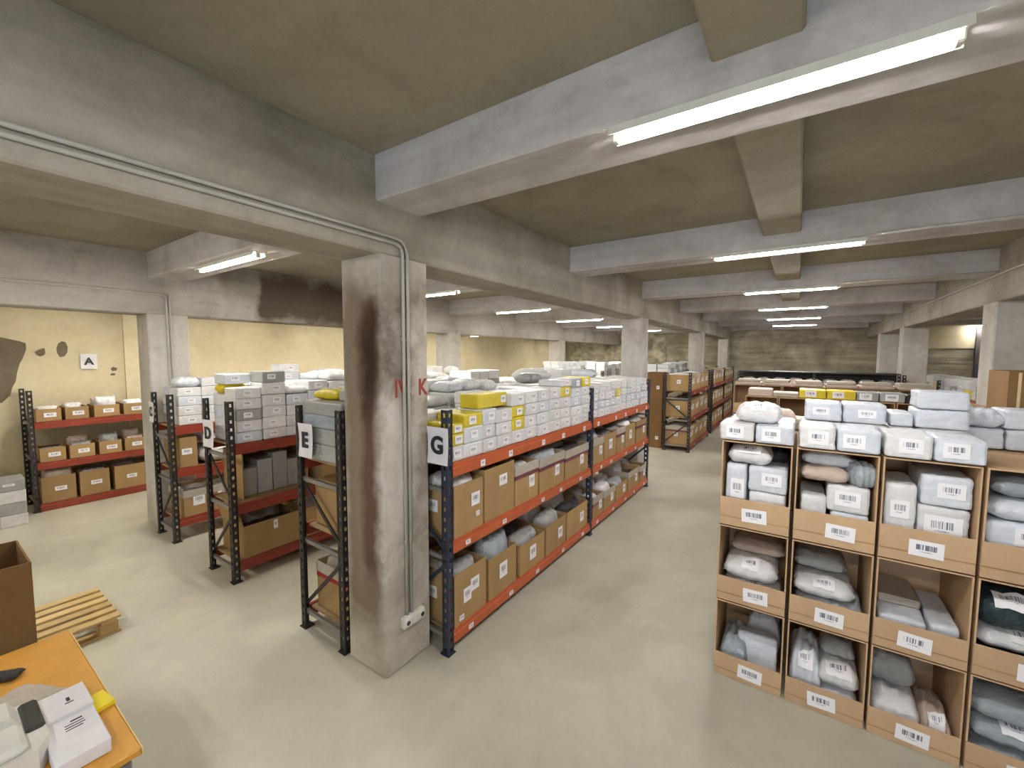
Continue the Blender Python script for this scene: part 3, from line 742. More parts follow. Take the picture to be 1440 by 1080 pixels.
# E: wide flat grey boxes at the near end
z = 1.392
for i, (h, m_) in enumerate(((0.13, 'grey'), (0.12, 'grey'), (0.10, 'greyblue'), (0.10, 'grey'))):
    parcel(-2.945, 2.0, z, 0.50, 0.46, h-0.002, random.uniform(-0.03, 0.03), m_, f'wide flat grey box, {LV[i]} of the near stack on rack E', 'flat boxes at the near end of rack E', None); z += h
bag(-3.08, 1.98, z, 0.26, 0.24, 0.09, 0.3, 'yellow', 'yellow wrapped mailer on the grey boxes of rack E', 'parcels on top of rack E', lab=(0.1, 0.07, 'top'))
parcel(-2.8, 2.05, z, 0.22, 0.3, 0.09, 0.05, 'grey', 'small grey box on the grey boxes of rack E', 'parcels on top of rack E', None)
load_top('E', -3.22, -2.68, 1.392, 2.28, 6.7, 23)
parcel(-4.72, 1.90, 1.342+0.56, 0.24, 0.22, 0.1, RG, 'blue', 'bluish box topmost at the near end of rack D', 'parcels on top of rack D', (0.08, 0.05))

def shelf_load(letter, level, x0, x1, z, items, group):
    """items: (y0,y1,height,kind,extra)"""
    for k, (a, b2, h, kind, ex) in enumerate(items):
        w = b2-a; yc = (a+b2)/2; d = min(0.48, x1-x0-0.06); xc = x1-0.02-d/2
        ttl = f'{ORD[k]} from the near end, {level} shelf of rack {letter}'
        if kind == 'carton':
            carton(xc, yc, z, w-0.02, d, h, RG, f'open cardboard carton, {ttl}', group, ex.get('labels', [(0.1, 0.6, 0.1, 0.07)]), ex.get('liner', False), ex.get('tape'), ex.get('flaps', ''))
            fill_carton(xc, yc, z, w-0.02, d, h, RG, f'carton {ttl}', f'mailers in cartons of rack {letter}', 2, ex.get('mats', ('white', 'grey')), 0.08, seed=k+len(letter)*3+int(z*50))
        elif kind == 'box':
            parcel(xc, yc, z, w-0.02, d, h, RG, ex['mat'], f'{COLNAME.get(ex["mat"], "brown cardboard")} box, {ttl}', group, (0.1, 0.07))
        elif kind == 'bag':
            bag(xc, yc, z, w, d, h, RG, ex['mat'], f'{COLNAME[ex["mat"]]} bag, {ttl}', group, lab=ex.get('lab'))
MAT['brown'] = MAT['card']; COLNAME['brown'] = 'brown cardboard'
# rack E
shelf_load('E', 'bottom', -3.24, -2.655, 0.167, [(1.82, 2.4, 0.36, 'carton', dict(tape='redtape', liner=True, mats=('white', 'liner', 'white'))), (2.45, 3.1, 0.34, 'carton', {}), (3.15, 3.9, 0.34, 'carton', {})], 'cartons on rack E')
shelf_load('E', 'middle', -3.24, -2.655, 0.85, [(1.82, 2.2, 0.36, 'box', dict(mat='brown')), (2.22, 2.6, 0.34, 'box', dict(mat='pink')), (2.65, 3.3, 0.36, 'carton', {}), (3.35, 4.0, 0.34, 'carton', {})], 'cartons on rack E')
bag(-3.12, 2.02, 0.848+0.0, 0.0001+0.2, 0.3, 0.3, 0, 'liner', 'clear wrapped tan bundle beside the brown box on rack E', 'cartons on rack E')
# rack D
shelf_load('D', 'bottom', -4.92, -4.36, 0.202, [(1.80, 2.36, 0.32, 'carton', dict(labels=[(0.05, 0.8, 0.04, 0.09)], mats=('grey', 'greyblue', 'blackbag'), flaps='l')), (2.42, 3.0, 0.32, 'carton', dict(mats=('grey', 'white'))), (3.05, 3.7, 0.32, 'carton', {})], 'cartons on rack D')
# a carton lying on its side, open toward the aisle, packed with grey mailers
oc = carton(-4.62, 2.15, 0.762, 0.66, 0.47, 0.42, 0, 'cardboard carton lying on its side, packed with grey mailers, rack D', 'cartons on rack D', [])
oc.matrix_world = Matrix.Translation((-4.88, 2.18, 0.762+0.237)) @ Matrix.Rotation(PI/2, 4, 'Y') @ Matrix.Rotation(PI/2, 4, 'Z')
for i in range(4):
    parcel(-4.69, 1.935+0.152*i, 0.772, 0.146, 0.36, 0.30+0.05*(i % 3)-0.02*(i == 0), RG, 'grey', f'upright grey mailer, {ORD[i]} from the left in the sideways carton, rack D', 'grey mailers in the sideways carton', None, name='grey_mailer')
shelf_load('D', 'middle', -4.92, -4.36, 0.762, [(2.62, 3.2, 0.34, 'carton', {}), (3.25, 3.9, 0.34, 'carton', {})], 'cartons on rack D')
# rack C
shelf_load('C', 'bottom', -6.44, -5.88, 0.272, [(1.80, 2.42, 0.30, 'carton', dict(labels=[(-0.25, 0.6, 0.12, 0.13), (0.22, 0.7, 0.16, 0.08)], liner=True, mats=('white', 'greyblue'))), (2.46, 3.1, 0.3, 'carton', {})], 'cartons on rack C')
shelf_load('C', 'middle', -6.44, -5.88, 0.862, [(1.78, 1.98, 0.36, 'box', dict(mat='brown')), (2.0, 2.5, 0.26, 'bag', dict(mat='white', lab=(0.14, 0.1, 'front'))), (2.55, 3.2, 0.32, 'carton', {})], 'cartons on rack C')
parcel(-6.12, 2.25, 0.862+0.262, 0.42, 0.4, 0.10, RG, 'white', 'flat white box lying on the white bag, rack C', 'cartons on rack C', None)
MB().tube([(0, -0.42, 0.35), (0, -0.47, 0.34)], 0.07, 12).build('red_sticker', 'redsticker', next(o for o in bpy.data.objects if o.get('label', '').startswith('white bag, second')))

# letter signs
def sign(letter, x, y, z, w, h, rz, label, size=0.15, sy=1.0):
    b = MB(); n = 6
    for i in range(n+1):
        t = i/n; b.v += [(-w/2, 0.01*math.sin(t*PI), h/2-h*t), (w/2, 0.006*math.sin(t*PI+0.5), h/2-h*t)]
    b.f = [(2*i, 2*i+1, 2*i+3, 2*i+2) for i in range(n)]
    me = b.mesh('letter_sign', 'paper'); o = link('letter_sign', me, None, (x, y, z), rz); tag(o, label, 'sign', 'rack letter signs')
    mod = o.modifiers.new('thick', 'SOLIDIFY'); mod.thickness = 0.0015
    link('sign_letter', text_mesh(letter, size, 0.002, 'ink', 0.006), o, (0, -0.004, 0), rot=(PI/2, 0, 0), scale=(1, sy, 1))
    return o
sign('G', -2.09, 2.125, 1.555, 0.20, 0.265, 0, 'white paper sign with black letter G on the aisle rack', 0.17)
sign('E', -3.07, 1.712, 1.545, 0.175, 0.26, 0.05, 'white paper sign with black letter E on the near dark rack', 0.16)
sign('D', -4.75, 1.675, 1.42, 0.20, 0.27, 0.08, 'white paper sign with black letter D hanging on the second dark rack', 0.16)
sign('C', -6.36, 1.675, 1.505, 0.19, 0.24, -0.05, 'white paper sign with black letter C by the far left column', 0.15)
sA = sign('A', WALL_L+0.02, 1.70, 2.07, 0.19, 0.235, PI/2, 'white paper sign with black letter A on the cream wall', 0.15)

# ---------------- rack A along the cream wall
rack('A', -9.19, -8.57, [0.95, 3.4, 5.8], [0.10, 0.68, 1.25], 1.69, 'post_dark', 'red', 'dark rack with red beams against the cream wall', tags=0, seed=8)
def a_row(z, edges, hgt, lv, seed):
    for k, (a, b2) in enumerate(edges):
        carton(-8.60-0.22, (a+b2)/2, z, b2-a-0.02, 0.42, hgt, RG, f'{"low" if hgt < 0.25 else "tall"} carton, {ORD[k]} from the left, {lv} shelf of wall rack', 'cartons on the wall rack', [(0.05, 0.5, 0.12, 0.06)])
        fill_carton(-8.60-0.22, (a+b2)/2, z, b2-a-0.02, 0.42, hgt, RG, f'{ORD[k]} carton, {lv} shelf, wall rack', 'mailers in the wall rack cartons', 2, ('white', 'grey', 'pink', 'blackbag') if lv != 'top' else ('white', 'white', 'pink'), 0.12, seed=seed+k)
a_row(1.253, [(1.02,1.28),(1.30,1.56),(1.60,1.90),(1.93,2.22),(2.26,2.6)], 0.17, 'top', 50)
a_row(0.683, [(1.03,1.30),(1.32,1.60),(1.63,1.90),(1.92,2.2),(2.25,2.6)], 0.19, 'middle', 60)
a_row(0.103, [(1.02,1.38),(1.40,1.74),(1.78,2.16),(2.2,2.6)], 0.36, 'bottom', 70)

# grey cartons piled at the far left edge
for i, (yy, xx, n) in enumerate(((0.72, -8.28, 4), (0.46, -8.2, 6), (0.47, -8.55, 6))):
    for j in range(n):
        parcel(xx, yy, j*0.152, 0.24, 0.3, 0.15, RG+random.uniform(-0.05, 0.05), 'grey' if (i+j) % 2 else 'white', f'{"grey" if (i+j) % 2 else "pale"} box, {LV[j]}, {["short front", "tall right", "tall left"][i]} pile at the left edge', 'grey boxes piled at the left edge', (0.1, 0.03) if j == n-1 else None)

# ---------------- stacked shelf cartons on the right
def shelf_carton_mesh(w, d, h, lip):
    key = ('sc', round(w, 3), round(d, 2), round(h, 3), round(lip, 3))
    if key not in _cart:
        t = 0.008; b = MB()
        b.box(-w/2, w/2, d/2-t, d/2, 0, h); b.box(-w/2, -w/2+t, -d/2, d/2-t, 0, h); b.box(w/2-t, w/2, -d/2, d/2-t, 0, h)
        b.box(-w/2+t, w/2-t, -d/2, d/2-t, 0, t); b.box(-w/2+t, w/2-t, -d/2, d/2-t, h-t, h)
        _cart[key] = b.mesh('shelf_carton', 'card2')
    return _cart[key]
def shelf_carton(x0, x1, yf, d, z0, z1, lip, label, group, lab=True, face=-1):
    w = round(x1-x0, 3); h = round(z1-z0-0.003, 3)
    e = link('shelf_carton', shelf_carton_mesh(w, d, h, lip), None, ((x0+x1)/2, yf+d/2, z0), 0); tag(e, label, 'carton', group)
    l = MB().box(-w/2+0.001, w/2-0.001, -d/2-0.006, -d/2+0.002, 0.001, lip, 0.002).build('front_lip', 'card2', e)
    MB().box(-w/2+0.002, w/2-0.002, -d/2-0.0075, -d/2-0.0055, lip*0.30, lip*0.34).build('lip_crease', 'card', l)
    if lab:
        link('barcode_label', sticker_mesh(0.14, 0.088), l, (random.uniform(-0.02, 0.05), -d/2-0.0095, lip*0.48), rot=(0, random.uniform(-0.06, 0.06), 0))
    return e
FY, FD = 3.10, 0.55
CX = [(-0.40, -0.005), (0.015, 0.405), (0.42, 0.805), (0.82, 1.21), (1.225, 1.615)]
RZ = [(0.0, 0.535, 0.16), (0.54, 1.06, 0.165), (1.065, 1.64, 0.19)]
RN = ['bottom', 'middle', 'top']
for c, (xa, xb) in enumerate(CX):
    for r, (za, zb, lip) in enumerate(RZ):
        shelf_carton(xa, xb, FY, FD, za, zb, lip, f'open-front shelf carton, {ORD[c]} column from the left, {RN[r]} row, near stack', 'near wall of open-front cartons')
GF = 'parcels in the open-front cartons'
def at(c, r): return CX[c][0]+0.015, CX[c][1]-0.015, RZ[r][0]+0.009
def P_(c, r, u0, u1, z0, h, dep, mat, lb, yoff=0.04, lab=(0.11, 0.08), off=None, rot=None):
    a, b2, zb = at(c, r)
    return parcel((a+(b2-a)*(u0+u1)/2), FY+yoff+dep/2, zb+z0, (b2-a)*(u1-u0), dep, h, random.uniform(-0.03, 0.03), mat, lb, GF, lab, off, rot=rot)
def B_(c, r, u0, u1, z0, h, dep, mat, lb, yoff=0.03, lab=None, rz=0.0):
    a, b2, zb = at(c, r)
    return bag((a+(b2-a)*(u0+u1)/2), FY+yoff+dep/2, zb+z0, (b2-a)*(u1-u0), dep, h, rz, mat, lb, GF, lab=lab)
# top row, first column
P_(0,2,0.04,0.37,0,0.40,0.34,'blue','tall white parcel upright at the left of the top first carton', lab=(0.08,0.13), off=(0.01,0.24))
P_(0,2,0.42,0.98,0,0.235,0.40,'white','lower right white parcel in the top first carton', lab=None)
P_(0,2,0.40,0.99,0.236,0.165,0.38,'blue','labelled white parcel on the right in the top first carton')
B_(0,2,0.03,0.75,0.403,0.13,0.36,'white','white mailer lying on the parcels in the top first carton', lab=(0.13,0.06,'front'))
B_(0,2,0.55,1.0,0.402,0.11,0.3,'blackbag','dark mailer at the back right of the top first carton', yoff=0.2)
# top row, second column
P_(1,2,0.04,0.40,0,0.27,0.36,'white','upright white parcel with barcode in the top second carton', lab=(0.09,0.1), off=(0.0,0.1))
P_(1,2,0.48,0.98,0,0.19,0.4,'blue','lower right bluish parcel in the top second carton', lab=None)
P_(1,2,0.42,0.98,0.192,0.16,0.4,'white','wide labelled white parcel in the top second carton', lab=(0.12,0.09))
B_(1,2,0.02,0.72,0.355,0.10,0.36,'pink','pale mailer lying above the upright parcel in the top second carton')
B_(1,2,0.03,0.76,0.44,0.10,0.3,'blue','topmost bluish mailer in the top second carton', yoff=0.1)
B_(1,2,0.68,0.99,0.355,0.15,0.2,'greyblue','small glossy bag at the right of the top second carton', rz=0.4)
# top row, third column
P_(2,2,0.02,0.40,0.11,0.30,0.36,'white','upright white parcel at the left of the top third carton', lab=(0.08,0.1))
P_(2,2,0.02,0.40,0.0,0.108,0.38,'white','small parcel under the upright one in the top third carton', lab=None)
P_(2,2,0.42,0.97,0.0,0.09,0.4,'blue','flat lower parcel at the right of the top third carton', lab=None)
P_(2,2,0.41,0.98,0.092,0.22,0.4,'white','large labelled white parcel in the top third carton', lab=(0.15,0.12))
P_(2,2,0.43,0.99,0.314,0.17,0.38,'blue','bluish box topmost on the right of the top third carton')
# top row, fourth column
P_(3,2,0.04,0.95,0.0,0.14,0.4,'white','bottom white parcel in the top fourth carton', lab=None)
P_(3,2,0.03,0.97,0.142,0.14,0.42,'blue','middle bluish parcel in the top fourth carton', lab=(0.12,0.09))
B_(3,2,0.0,1.0,0.285,0.13,0.42,'blue','bluish mailer above the boxes in the top fourth carton')
B_(3,2,0.05,0.95,0.41,0.11,0.36,'greyblue','topmost film wrapped mailer in the top fourth carton')
# middle row
B_(0,1,0.02,0.98,0.0,0.13,0.40,'white','white printed mailer at the bottom of the middle first carton', lab=(0.12,0.05,'front'))
B_(0,1,0.03,0.92,0.128,0.15,0.40,'white','white mailer on top in the middle first carton', lab=(0.10,0.07,'front'))
B_(0,1,0.1,1.0,0.26,0.08,0.3,'pink','grey mailer at the back of the middle first carton', yoff=0.2)
B_(1,1,0.02,0.75,0.0,0.14,0.40,'blue','glossy bag at the bottom left of the middle second carton')
B_(1,1,0.5,1.0,0.0,0.17,0.42,'greyblue','grey film bag at the right of the middle second carton')
B_(1,1,0.0,0.88,0.145,0.12,0.38,'white','white mailer lying across the middle second carton', lab=(0.11,0.05,'front'))
B_(1,1,0.0,0.78,0.26,0.10,0.3,'grey','grey film mailer at the back of the middle second carton', yoff=0.18)
P_(2,1,0.04,0.62,0.0,0.165,0.48,'blue','flat film wrapped box at the left of the middle third carton', lab=None, off=None)
P_(2,1,0.64,0.97,0.0,0.185,0.44,'blue','narrow bluish box at the right of the middle third carton', lab=None)
P_(2,1,0.06,0.60,0.167,0.05,0.3,'liner','thin tan box lying at the back of the middle third carton', yoff=0.2, lab=None)
B_(3,1,0.0,1.0,0.0,0.13,0.44,'darkbag','dark film bag at the bottom of the middle fourth carton')
B_(3,1,0.0,1.0,0.12,0.12,0.42,'white','white mailer across the middle fourth carton', lab=(0.11,0.05,'front'))
B_(3,1,0.0,0.72,0.235,0.20,0.36,'darkbag','dark teal bag with white label in the middle fourth carton', lab=(0.14,0.1,'front'))
B_(3,1,0.6,1.0,0.22,0.13,0.3,'pink','pale bag at the right of the middle fourth carton')
# bottom row
B_(0,0,0.02,0.5,0.0,0.24,0.40,'greyblue','clear grey bag at the left of the bottom first carton')
P_(0,0,0.30,0.95,0.03,0.22,0.16,'blue','white box leaning back in the bottom first carton', yoff=0.09, lab=None, rot=(-0.3, 0, 0.04))
B_(0,0,0.40,1.0,0.02,0.34,0.2,'grey','grey mailer behind the leaning box in the bottom first carton', yoff=0.3)
B_(1,0,0.0,0.48,0.0,0.34,0.40,'blue','tall glossy white bag at the left of the bottom second carton', lab=(0.08,0.06,'front'))
B_(1,0,0.42,1.0,0.0,0.15,0.42,'blue','white bag at the bottom right of the bottom second carton')
B_(1,0,0.42,1.0,0.14,0.14,0.38,'white','labelled white bag at the right of the bottom second carton', lab=(0.13,0.09,'front'))
B_(1,0,0.45,0.95,0.27,0.10,0.3,'grey','grey bag at the back of the bottom second carton', yoff=0.15)
B_(2,0,0.0,0.66,0.0,0.22,0.46,'white','bulging white bag at the left of the bottom third carton')
B_(2,0,0.0,0.62,0.2,0.20,0.34,'grey','large grey bag piled on the white bag in the bottom third carton', yoff=0.16)
B_(2,0,0.62,1.0,0.0,0.20,0.36,'pink','small clear bag at the right of the bottom third carton', lab=(0.07,0.06,'front'))
B_(3,0,0.0,1.0,0.0,0.16,0.44,'greyblue','clear film bag at the bottom of the bottom fourth carton')
B_(3,0,0.02,1.0,0.14,0.14,0.44,'greyblue','middle clear film bag in the bottom fourth carton', lab=(0.12,0.08,'front'))
B_(3,0,0.0,0.95,0.27,0.14,0.40,'greyblue','topmost grey film bag in the bottom fourth carton')

# parcels on top of the carton wall
GT = 'parcels on top of the near carton wall'
T0 = 1.642
for i, (a, b2, h) in enumerate([(-0.42,-0.217,0.115),(-0.213,-0.002,0.115),(0.02,0.204,0.135),(0.208,0.405,0.135),(0.42,0.616,0.13),(0.62,0.815,0.13)]):
    parcel((a+b2)/2, FY-0.015+0.15, T0, b2-a-0.004, 0.30, h, random.uniform(-0.01, 0.01), 'blue' if i % 2 else 'white', f'white parcel, {ORD[i]} from the left in the front row on the carton wall', GT, (0.10, 0.08))
for i, (a, b2, h) in enumerate([(-0.40,-0.21,0.11),(-0.2,0.0,0.11),(0.03,0.25,0.125),(0.255,0.48,0.125),(0.485,0.60,0.125),(0.605,0.835,0.125)]):
    parcel((a+b2)/2, 3.41+0.135, T0, b2-a-0.004, 0.26, h, 0, 'white', f'white parcel, {ORD[i]} from the left in the second row on the carton wall', GT, None)
bag(-0.205, 3.28, T0+0.117, 0.27, 0.27, 0.135, 0.03, 'white', 'puffy white mailer on the left end of the carton wall', GT, lab=(0.085, 0.06, 'front'))
for i, (a, b2, h, z) in enumerate([(0.05,0.25,0.125,0.125),(0.254,0.47,0.125,0.125),(0.485,0.594,0.085,0.125),(0.60,0.835,0.115,0.125),(0.605,0.83,0.105,0.242)]):
    nm = ['left bluish parcel of the upper layer', 'second bluish parcel of the upper layer', 'small bluish parcel of the upper layer', 'large bluish parcel of the upper layer', 'topmost bluish parcel'][i]
    parcel((a+b2)/2, 3.46+0.12, T0+z+0.002, b2-a-0.003, 0.24, h, 0, 'blue', nm+' on the carton wall', GT, None if i > 1 else (0.09, 0.05))
# second wall of cartons, back to back with the first, with parcels on it
for c, (xa, xb) in enumerate([(-0.33,0.065),(0.075,0.465),(0.475,0.865),(0.875,1.265),(1.275,1.665)]):
    for r, (za, zb, lip) in enumerate(RZ):
        o = shelf_carton(xa, xb, FY+FD+0.03, FD, za, zb, lip, f'shelf carton turned away, {ORD[c]} column, {RN[r]} row, behind the near stack', 'rear wall of cartons', lab=False)
        o.rotation_euler.z = PI
for i, (a, b2, z, h, m_) in enumerate([(0.86,1.04,0,0.125,'blue'),(1.045,1.24,0,0.125,'blue'),(1.245,1.45,0,0.125,'white'),(1.03,1.24,0.127,0.115,'blue'),(1.245,1.46,0.127,0.115,'white')]):
    parcel((a+b2)/2, 3.70+0.13, T0+z, b2-a-0.004, 0.25, h, 0, m_, f'{COLNAME[m_]} parcel, {ORD[i]} of the five at the right end behind the carton wall', GT, None)
bag(0.945, 3.83, T0+0.127, 0.19, 0.26, 0.12, 0, 'blue', 'glossy wrapped mailer at the right end behind the carton wall', GT)
bag(-0.16, 3.88, T0, 0.34, 0.3, 0.16, 0.05, 'pink', 'beige mailer behind the puffy white mailer', GT)
parcel(0.04, 3.95, T0, 0.2, 0.25, 0.08, 0, 'liner', 'flat tan box behind the beige mailer', GT, None)
for i in range(4):
    parcel(0.28+0.15*i, 4.0, T0, 0.14, 0.3, 0.07, 0, 'pink' if i % 2 else 'liner', f'flat tan box, {ORD[i]} behind the bluish upper parcels', GT, None)
bb = carton(1.345, 4.10, T0, 0.50, 0.34, 0.47, 0, 'tall open brown carton standing on the rear carton wall', 'cartons on the carton walls', [], flaps='')
bb.data = open_carton_mesh(0.50, 0.34, 0.47, 'card_dark')
for xx in (-0.21, -0.15): MB().box(xx, xx+0.014, -0.1725, -0.1705, 0, 0.46).build('tape_strip', 'cleartape', bb)

# further carton walls down the right of the aisle
GR = 'parcels on the farther carton walls'
for c in range(6):
    xa = -0.60+0.40*c
    for r in (0, 1, 2):
        za, zb, lip = RZ[r]
        shelf_carton(xa, xa+0.385, 6.75, 0.55, za, zb, lip, f'far shelf carton, {ORD[c]} column from the aisle, {RN[r]} row, middle stack', 'middle wall of cartons', lab=r == 2)
x = -0.58
for i, (w, h, m_) in enumerate([(0.30,0.10,'pink'),(0.30,0.06,'liner'),(0.30,0.115,'yellow'),(0.30,0.115,'yellow'),(0.22,0.11,'grey'),(0.24,0.11,'grey'),(0.26,0.10,'blackbag'),(0.2,0.12,'white')]):
    parcel(x+w/2, 6.95, T0, w-0.01, 0.32, h, 0, m_, f'{COLNAME[m_]} box, {ORD[i]} from the aisle on the middle carton wall', GR, (0.12, 0.08) if i in (2, 3, 4, 5, 7) else None); x += w
for i in range(6):
    xa = -1.0+0.47*i
    for j, (hh, m_) in enumerate(((0.05, 'pink'), (0.05, 'liner'))):
        parcel(xa+0.22, 9.4, 1.655+j*0.052, 0.44-0.06*j, 0.4, 0.05, random.uniform(-0.06, 0.06), m_, f'flat tan parcel, {"lower" if j == 0 else "upper"} of {ORD[i]} pair on the far carton wall', GR, None)
for c in range(7):
    xa = -1.02+0.40*c
    shelf_carton(xa, xa+0.385, 9.2, 0.55, 1.1, 1.65, 0.19, f'top shelf carton, {ORD[c]} column from the aisle, far stack', 'far wall of cartons', lab=False)
    shelf_carton(xa, xa+0.385, 9.2, 0.55, 0.0, 1.095, 0.3, f'lower shelf carton, {ORD[c]} column from the aisle, far stack', 'far wall of cartons', lab=False)
# grey roll of film bags at the right end of the middle wall
bag(2.0, 6.35, 1.25, 0.75, 0.5, 0.42, 0.25, 'greyblue', 'large grey film bundle beside the right column', GR)
cartonb = carton(2.0, 6.35, 0, 0.7, 0.6, 1.24, 0, 'tall carton under the grey film bundle beside the right column', 'cartons on the right', [])
fill_carton(2.0, 6.35, 0, 0.7, 0.6, 1.22, 0, 'tall carton by the right column', GR, 1, ('grey',), 0.0, 5)

# dark rack across the far end of the aisle (beams along X -> build along Y then turn)
er = rack('far', -0.3, 0.3, [0.0, 1.5, 3.0], [0.3, 0.95, 1.5], 1.82, 'post_dark', 'red', 'dark rack standing across the far end of the aisle', seed=11)
MB().box(-0.29, -0.27, 0.06, 2.99, 0.1, 1.8).build('shade_backing', 'post_dark', er)  # dark sheet added for the shade inside the far rack
er.location = (-1.22, 11.9, 0); er.rotation_euler = (0, 0, -PI/2)
for i in range(9):
    for j, z in enumerate((0.952, 1.502)):
        m_ = ('grey', 'pink', 'liner')[(i+j) % 3]
        bag(-1.0+0.32*i, 11.85, z, 0.30, 0.4, 0.2 if j else 0.3, 0.0, m_, f'{COLNAME[m_]} bag, {ORD[i]} from the left, {"upper" if j else "lower"} shelf of far rack', 'bags on the far rack')
MB().box(-1.2, 1.75, 11.62, 12.2, 1.82, 1.84).build('top_panel', 'post_dark').parent = None
tag(bpy.data.objects['top_panel'], 'thin dark board lying across the top of the far rack', 'board')
bpy.data.objects['top_panel'].name = 'dark_board'

# right bay rack with parcels
rack('R', 2.45, 3.05, [10.0, 12.4, 14.8], [0.2, 0.85, 1.45], 1.7, 'post_dark', 'orange', 'rack with parcels beyond the right hand columns', seed=12)
y = 10.05; k = 0
while y < 14.5:
    w = 0.42; m_ = ('white', 'yellow', 'white', 'grey', 'white')[k % 5]
    for j in range(2 if k % 3 else 1):
        parcel(2.75, y+w/2, 1.452+j*0.16, w-0.02, 0.5, 0.158, -PI/2, m_ if j == 0 else 'white', f'{COLNAME[m_ if j == 0 else "white"]} box, {LV[j]} in {ORD[k]} stack on right bay rack', 'parcels on the right bay rack', (0.12, 0.08))
    y += w; k += 1

# ---------------- rack H further down the aisle
rack('H', -2.563, -1.963, [10.01, 12.38], [0.16, 0.80, 1.40], 1.82, 'post_dark', 'red', 'dark rack further down the left side of the aisle', tags=2, seed=9)
rack('H', -2.563, -1.963, [12.92, 15.2, 17.45], [0.16, 0.80, 1.40], 1.82, 'post_dark', 'red', 'farthest dark rack on the left side of the aisle', tags=2, seed=9)
for lv, (z, h) in enumerate(((0.162, 0.40), (0.802, 0.36), (1.402, 0.36))):
    k = 0
    for y0, y1 in ((10.1, 12.34), (13.0, 15.15), (15.28, 17.42)):
        n = 4
        for i in range(n):
            a = y0+(y1-y0)*i/n; w = (y1-y0)/n-0.03
            carton(-2.263, a+w/2, z, w, 0.54, h, RG, f'carton, {ORD[k]} from the near end, {RN[lv]} shelf of farther aisle rack', 'cartons on the farther aisle rack', [(0.1, 0.6, 0.10, 0.12), (-0.2, 0.55, 0.08, 0.1)], liner=(k+lv) % 3 == 0, tape='tape' if (k+lv) % 4 == 0 else None, end=k == 0)
            if k < 4: fill_carton(-2.263, a+w/2, z, w, 0.54, h, RG, f'{ORD[k]} carton, {RN[lv]} shelf, farther aisle rack', 'mailers in the farther aisle rack', 1, ('white', 'grey'), 0.05, seed=k+lv*10)
            k += 1
for i in range(3):
    tc = carton(-2.80, 10.32, 0.0+0.602*i, 0.36, 0.36, 0.60, 0, f'tall brown carton, {["lowest","middle","topmost"][i]} of the stack beside the farther rack', 'cartons stacked by the farther rack', [(0.2, 0.4, 0.07, 0.08)] if i != 1 else [], mat='card_dark')
# racks further back in the left bays, with heaps of parcels on top
for nm, x0, x1 in (('J', -3.24, -2.66), ('K', -4.92, -4.36), ('L', -6.44, -5.88)):
    rack(nm, x0, x1, [10.75, 12.9, 15.05], [0.2, 0.8, 1.4], 1.78, 'post_dark', 'red', f'dark rack in the far left bay, {dict(J="nearest the aisle", K="middle of three", L="nearest the cream wall")[nm]}', seed=13)
rnd = random.Random(5); b = HEAP
for x0, x1 in ((-3.22, -2.68), (-4.9, -4.38), (-6.42, -5.9)):
    y = 10.85
    while y < 14.75:
        w = rnd.uniform(0.2, 0.34); z = 1.402
        for i in range(rnd.choice((4, 5, 5))):
            h = rnd.uniform(0.10, 0.13); o_ = rnd.uniform(-0.02, 0.02)
            b.box(x0+o_, (x0+x1)/2-0.01+o_, y, y+w-0.01, z, z+h, 0.01); b.box((x0+x1)/2+0.01+o_, x1+o_, y+0.01, y+w-0.005, z, z+h*0.97, 0.01); z += h
        y += w
hm = b.mesh('parcel_heap', 'white')
for q in ('blue', 'grey', 'yellow'): hm.materials.append(MAT[q])
for p in hm.polygons: p.material_index = HEAP_M[p.index] if p.index < len(HEAP_M) else (0, 0, 1, 2)[p.index//130 % 4]
tag(link('parcel_heap', hm), 'distant heaps of white parcels on the far left racks', 'parcels', None, 'stuff')

# ---------------- table, pallets and things at the lower left
tb = empty('work_table', (-2.52, 0.0, 0)); tag(tb, 'orange wood laminate work table in the lower left corner', 'table')
MB().box(-0.585, 0.58, -0.55, 0.43, 0.722, 0.75, 0.004).build('table_top', 'table', tb)
MB().box(-0.587, 0.582, 0.43, 0.434, 0.722, 0.7485).build('edge_band', 'edge', tb)
for sx in (-1, 1):
    for sy in (-0.5, 0.38): MB().box(sx*0.54-0.025, sx*0.54+0.025, sy-0.025, sy+0.025, 0, 0.722, 0.004).build('leg', 'galv', tb)
MB().box(-0.54, 0.54, 0.37, 0.39, 0.65, 0.72).build('apron', 'galv', tb)
for i in range(3):
    pe = empty('wooden_pallet', (-4.70, 0.33, 0.0+0.0)) if i == 0 else None
    if i: break
    tag(pe, 'pale wooden pallet lying on the floor beyond the table', 'pallet')
    for q in range(6): MB().box(-0.335+q*0.121, -0.335+q*0.121+0.075, -0.55, 0.56, 0.118, 0.138, 0.003).build('deck_board', 'pallet', pe)
    for yy in (-0.5, 0.0, 0.49): MB().box(-0.335, 0.345, yy-0.045, yy+0.045, 0.098, 0.117, 0.003).build('cross_board', 'pallet', pe)
    for xx in (-0.29, 0.0, 0.29):
        for yy in (-0.5, 0.0, 0.49): MB().box(xx-0.05, xx+0.05, yy-0.055, yy+0.055, 0.021, 0.097, 0.004).build('block', 'pallet', pe)
        MB().box(xx-0.05, xx+0.05, -0.55, 0.56, 0.0, 0.02, 0.003).build('bottom_board', 'pallet', pe)
cb = carton(-3.53, 0.09, 0, 0.46, 0.5, 1.10, 0, 'tall open dark brown carton standing beyond the table', 'carton by the table', [], mat='card_dark')
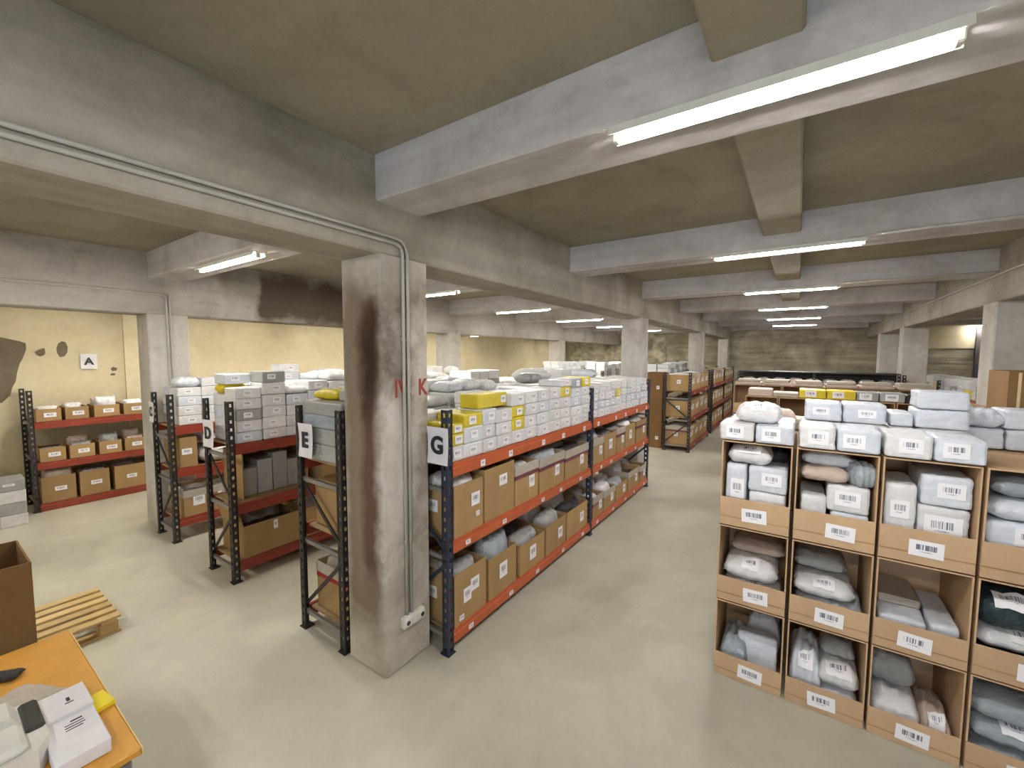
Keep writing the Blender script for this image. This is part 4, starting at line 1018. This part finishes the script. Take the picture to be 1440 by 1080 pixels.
# label boxes, printer and bits on the table
lb = empty('label_paper_box', (-2.28, 0.31, 0.752), 0.0); tag(lb, 'white printed paper box on the table beside the yellow pad', 'box')
MB().box(-0.16, 0.27, -0.085, 0.055, 0, 0.055, 0.004).build('box_body', 'paper', lb)
MB().box(-0.16, 0.02, -0.072, 0.057, 0.055, 0.068, 0.003).build('box_lid', 'paper', lb)
for (u, v, w_, h_, z_) in ((-0.075, 0.0, 0.026, 0.01, 0.0685), (-0.05, 0.0, 0.005, 0.024, 0.0685), (0.06, 0.0, 0.007, 0.032, 0.0555), (0.078, -0.008, 0.004, 0.05, 0.0555), (0.093, -0.008, 0.004, 0.054, 0.0555), (0.108, -0.012, 0.004, 0.046, 0.0555)):
    MB().box(u-w_/2, u+w_/2, v-h_/2, v+h_/2, z_-0.001, z_+0.0006).build('printed_mark', 'ink', lb)
yp = MB().box(-0.055, 0.055, -0.03, 0.03, 0, 0.018, 0.001).build('sticky_note_pad', 'notepad', None, loc=(-2.33, 0.395, 0.752), rz=0.15)
tag(yp, 'small yellow note pad near the table edge', 'note pad')
MB().box(-0.055, 0.055, -0.03, 0.03, 0.018, 0.019).build('top_sheet', 'notepad', yp)
pn = empty('label_printer', (-2.30, 0.03, 0.752), 0.0); tag(pn, 'white label printer with dark cover at the bottom left corner', 'printer')
b = MB(); b.poly([(-0.13, -0.18, 0.0), (0.2, -0.18, 0), (0.2, 0.17, 0), (0.14, 0.205, 0), (-0.13, 0.205, 0)], (0, 0, 0.09)); b.build('printer_body', 'plastic', pn)
b = MB(); b.poly([(-0.13, -0.18, 0.09), (-0.13, 0.15, 0.09), (-0.13, 0.13, 0.125), (-0.13, -0.18, 0.135)], (0.12, 0, 0)); b.build('printer_lid', 'plastic', pn)
MB().box(-0.115, 0.08, 0.155, 0.204, 0.03, 0.102, 0.008).build('dark_cover', 'darkplastic', pn)
MB().box(-0.1, -0.03, 0.0, 0.012, 0.118, 0.132, 0.002).build('paper_slot', 'darkplastic', pn)
MB().box(0.03, 0.195, -0.17, 0.15, 0.088, 0.125, 0.02).build('front_panel', 'plastic', pn)
bag(-2.56, 0.20, 0.752, 0.22, 0.20, 0.05, 0.5, 'liner', 'crumpled clear plastic bag behind the label printer', 'things on the table')
bag(-2.86, 0.19, 0.752, 0.12, 0.07, 0.03, 0.9, 'blackbag', 'small crumpled black object on the table', 'things on the table')
carton(-1.70, 0.26, 0, 0.38, 0.36, 0.66, 0.1, 'open brown carton on the floor beside the table corner', 'carton by the table', [], liner=True)
fill_carton(-1.70, 0.26, 0, 0.38, 0.36, 0.58, 0.1, 'carton beside the table corner', 'mailers by the table', 1, ('liner',), 0.0, 3)
bag(-2.22, 2.35, 1.19, 0.26, 0.24, 0.11, RG, 'white', 'white mailer bulging over the rim of the first middle-shelf carton', 'mailers in the aisle rack cartons')
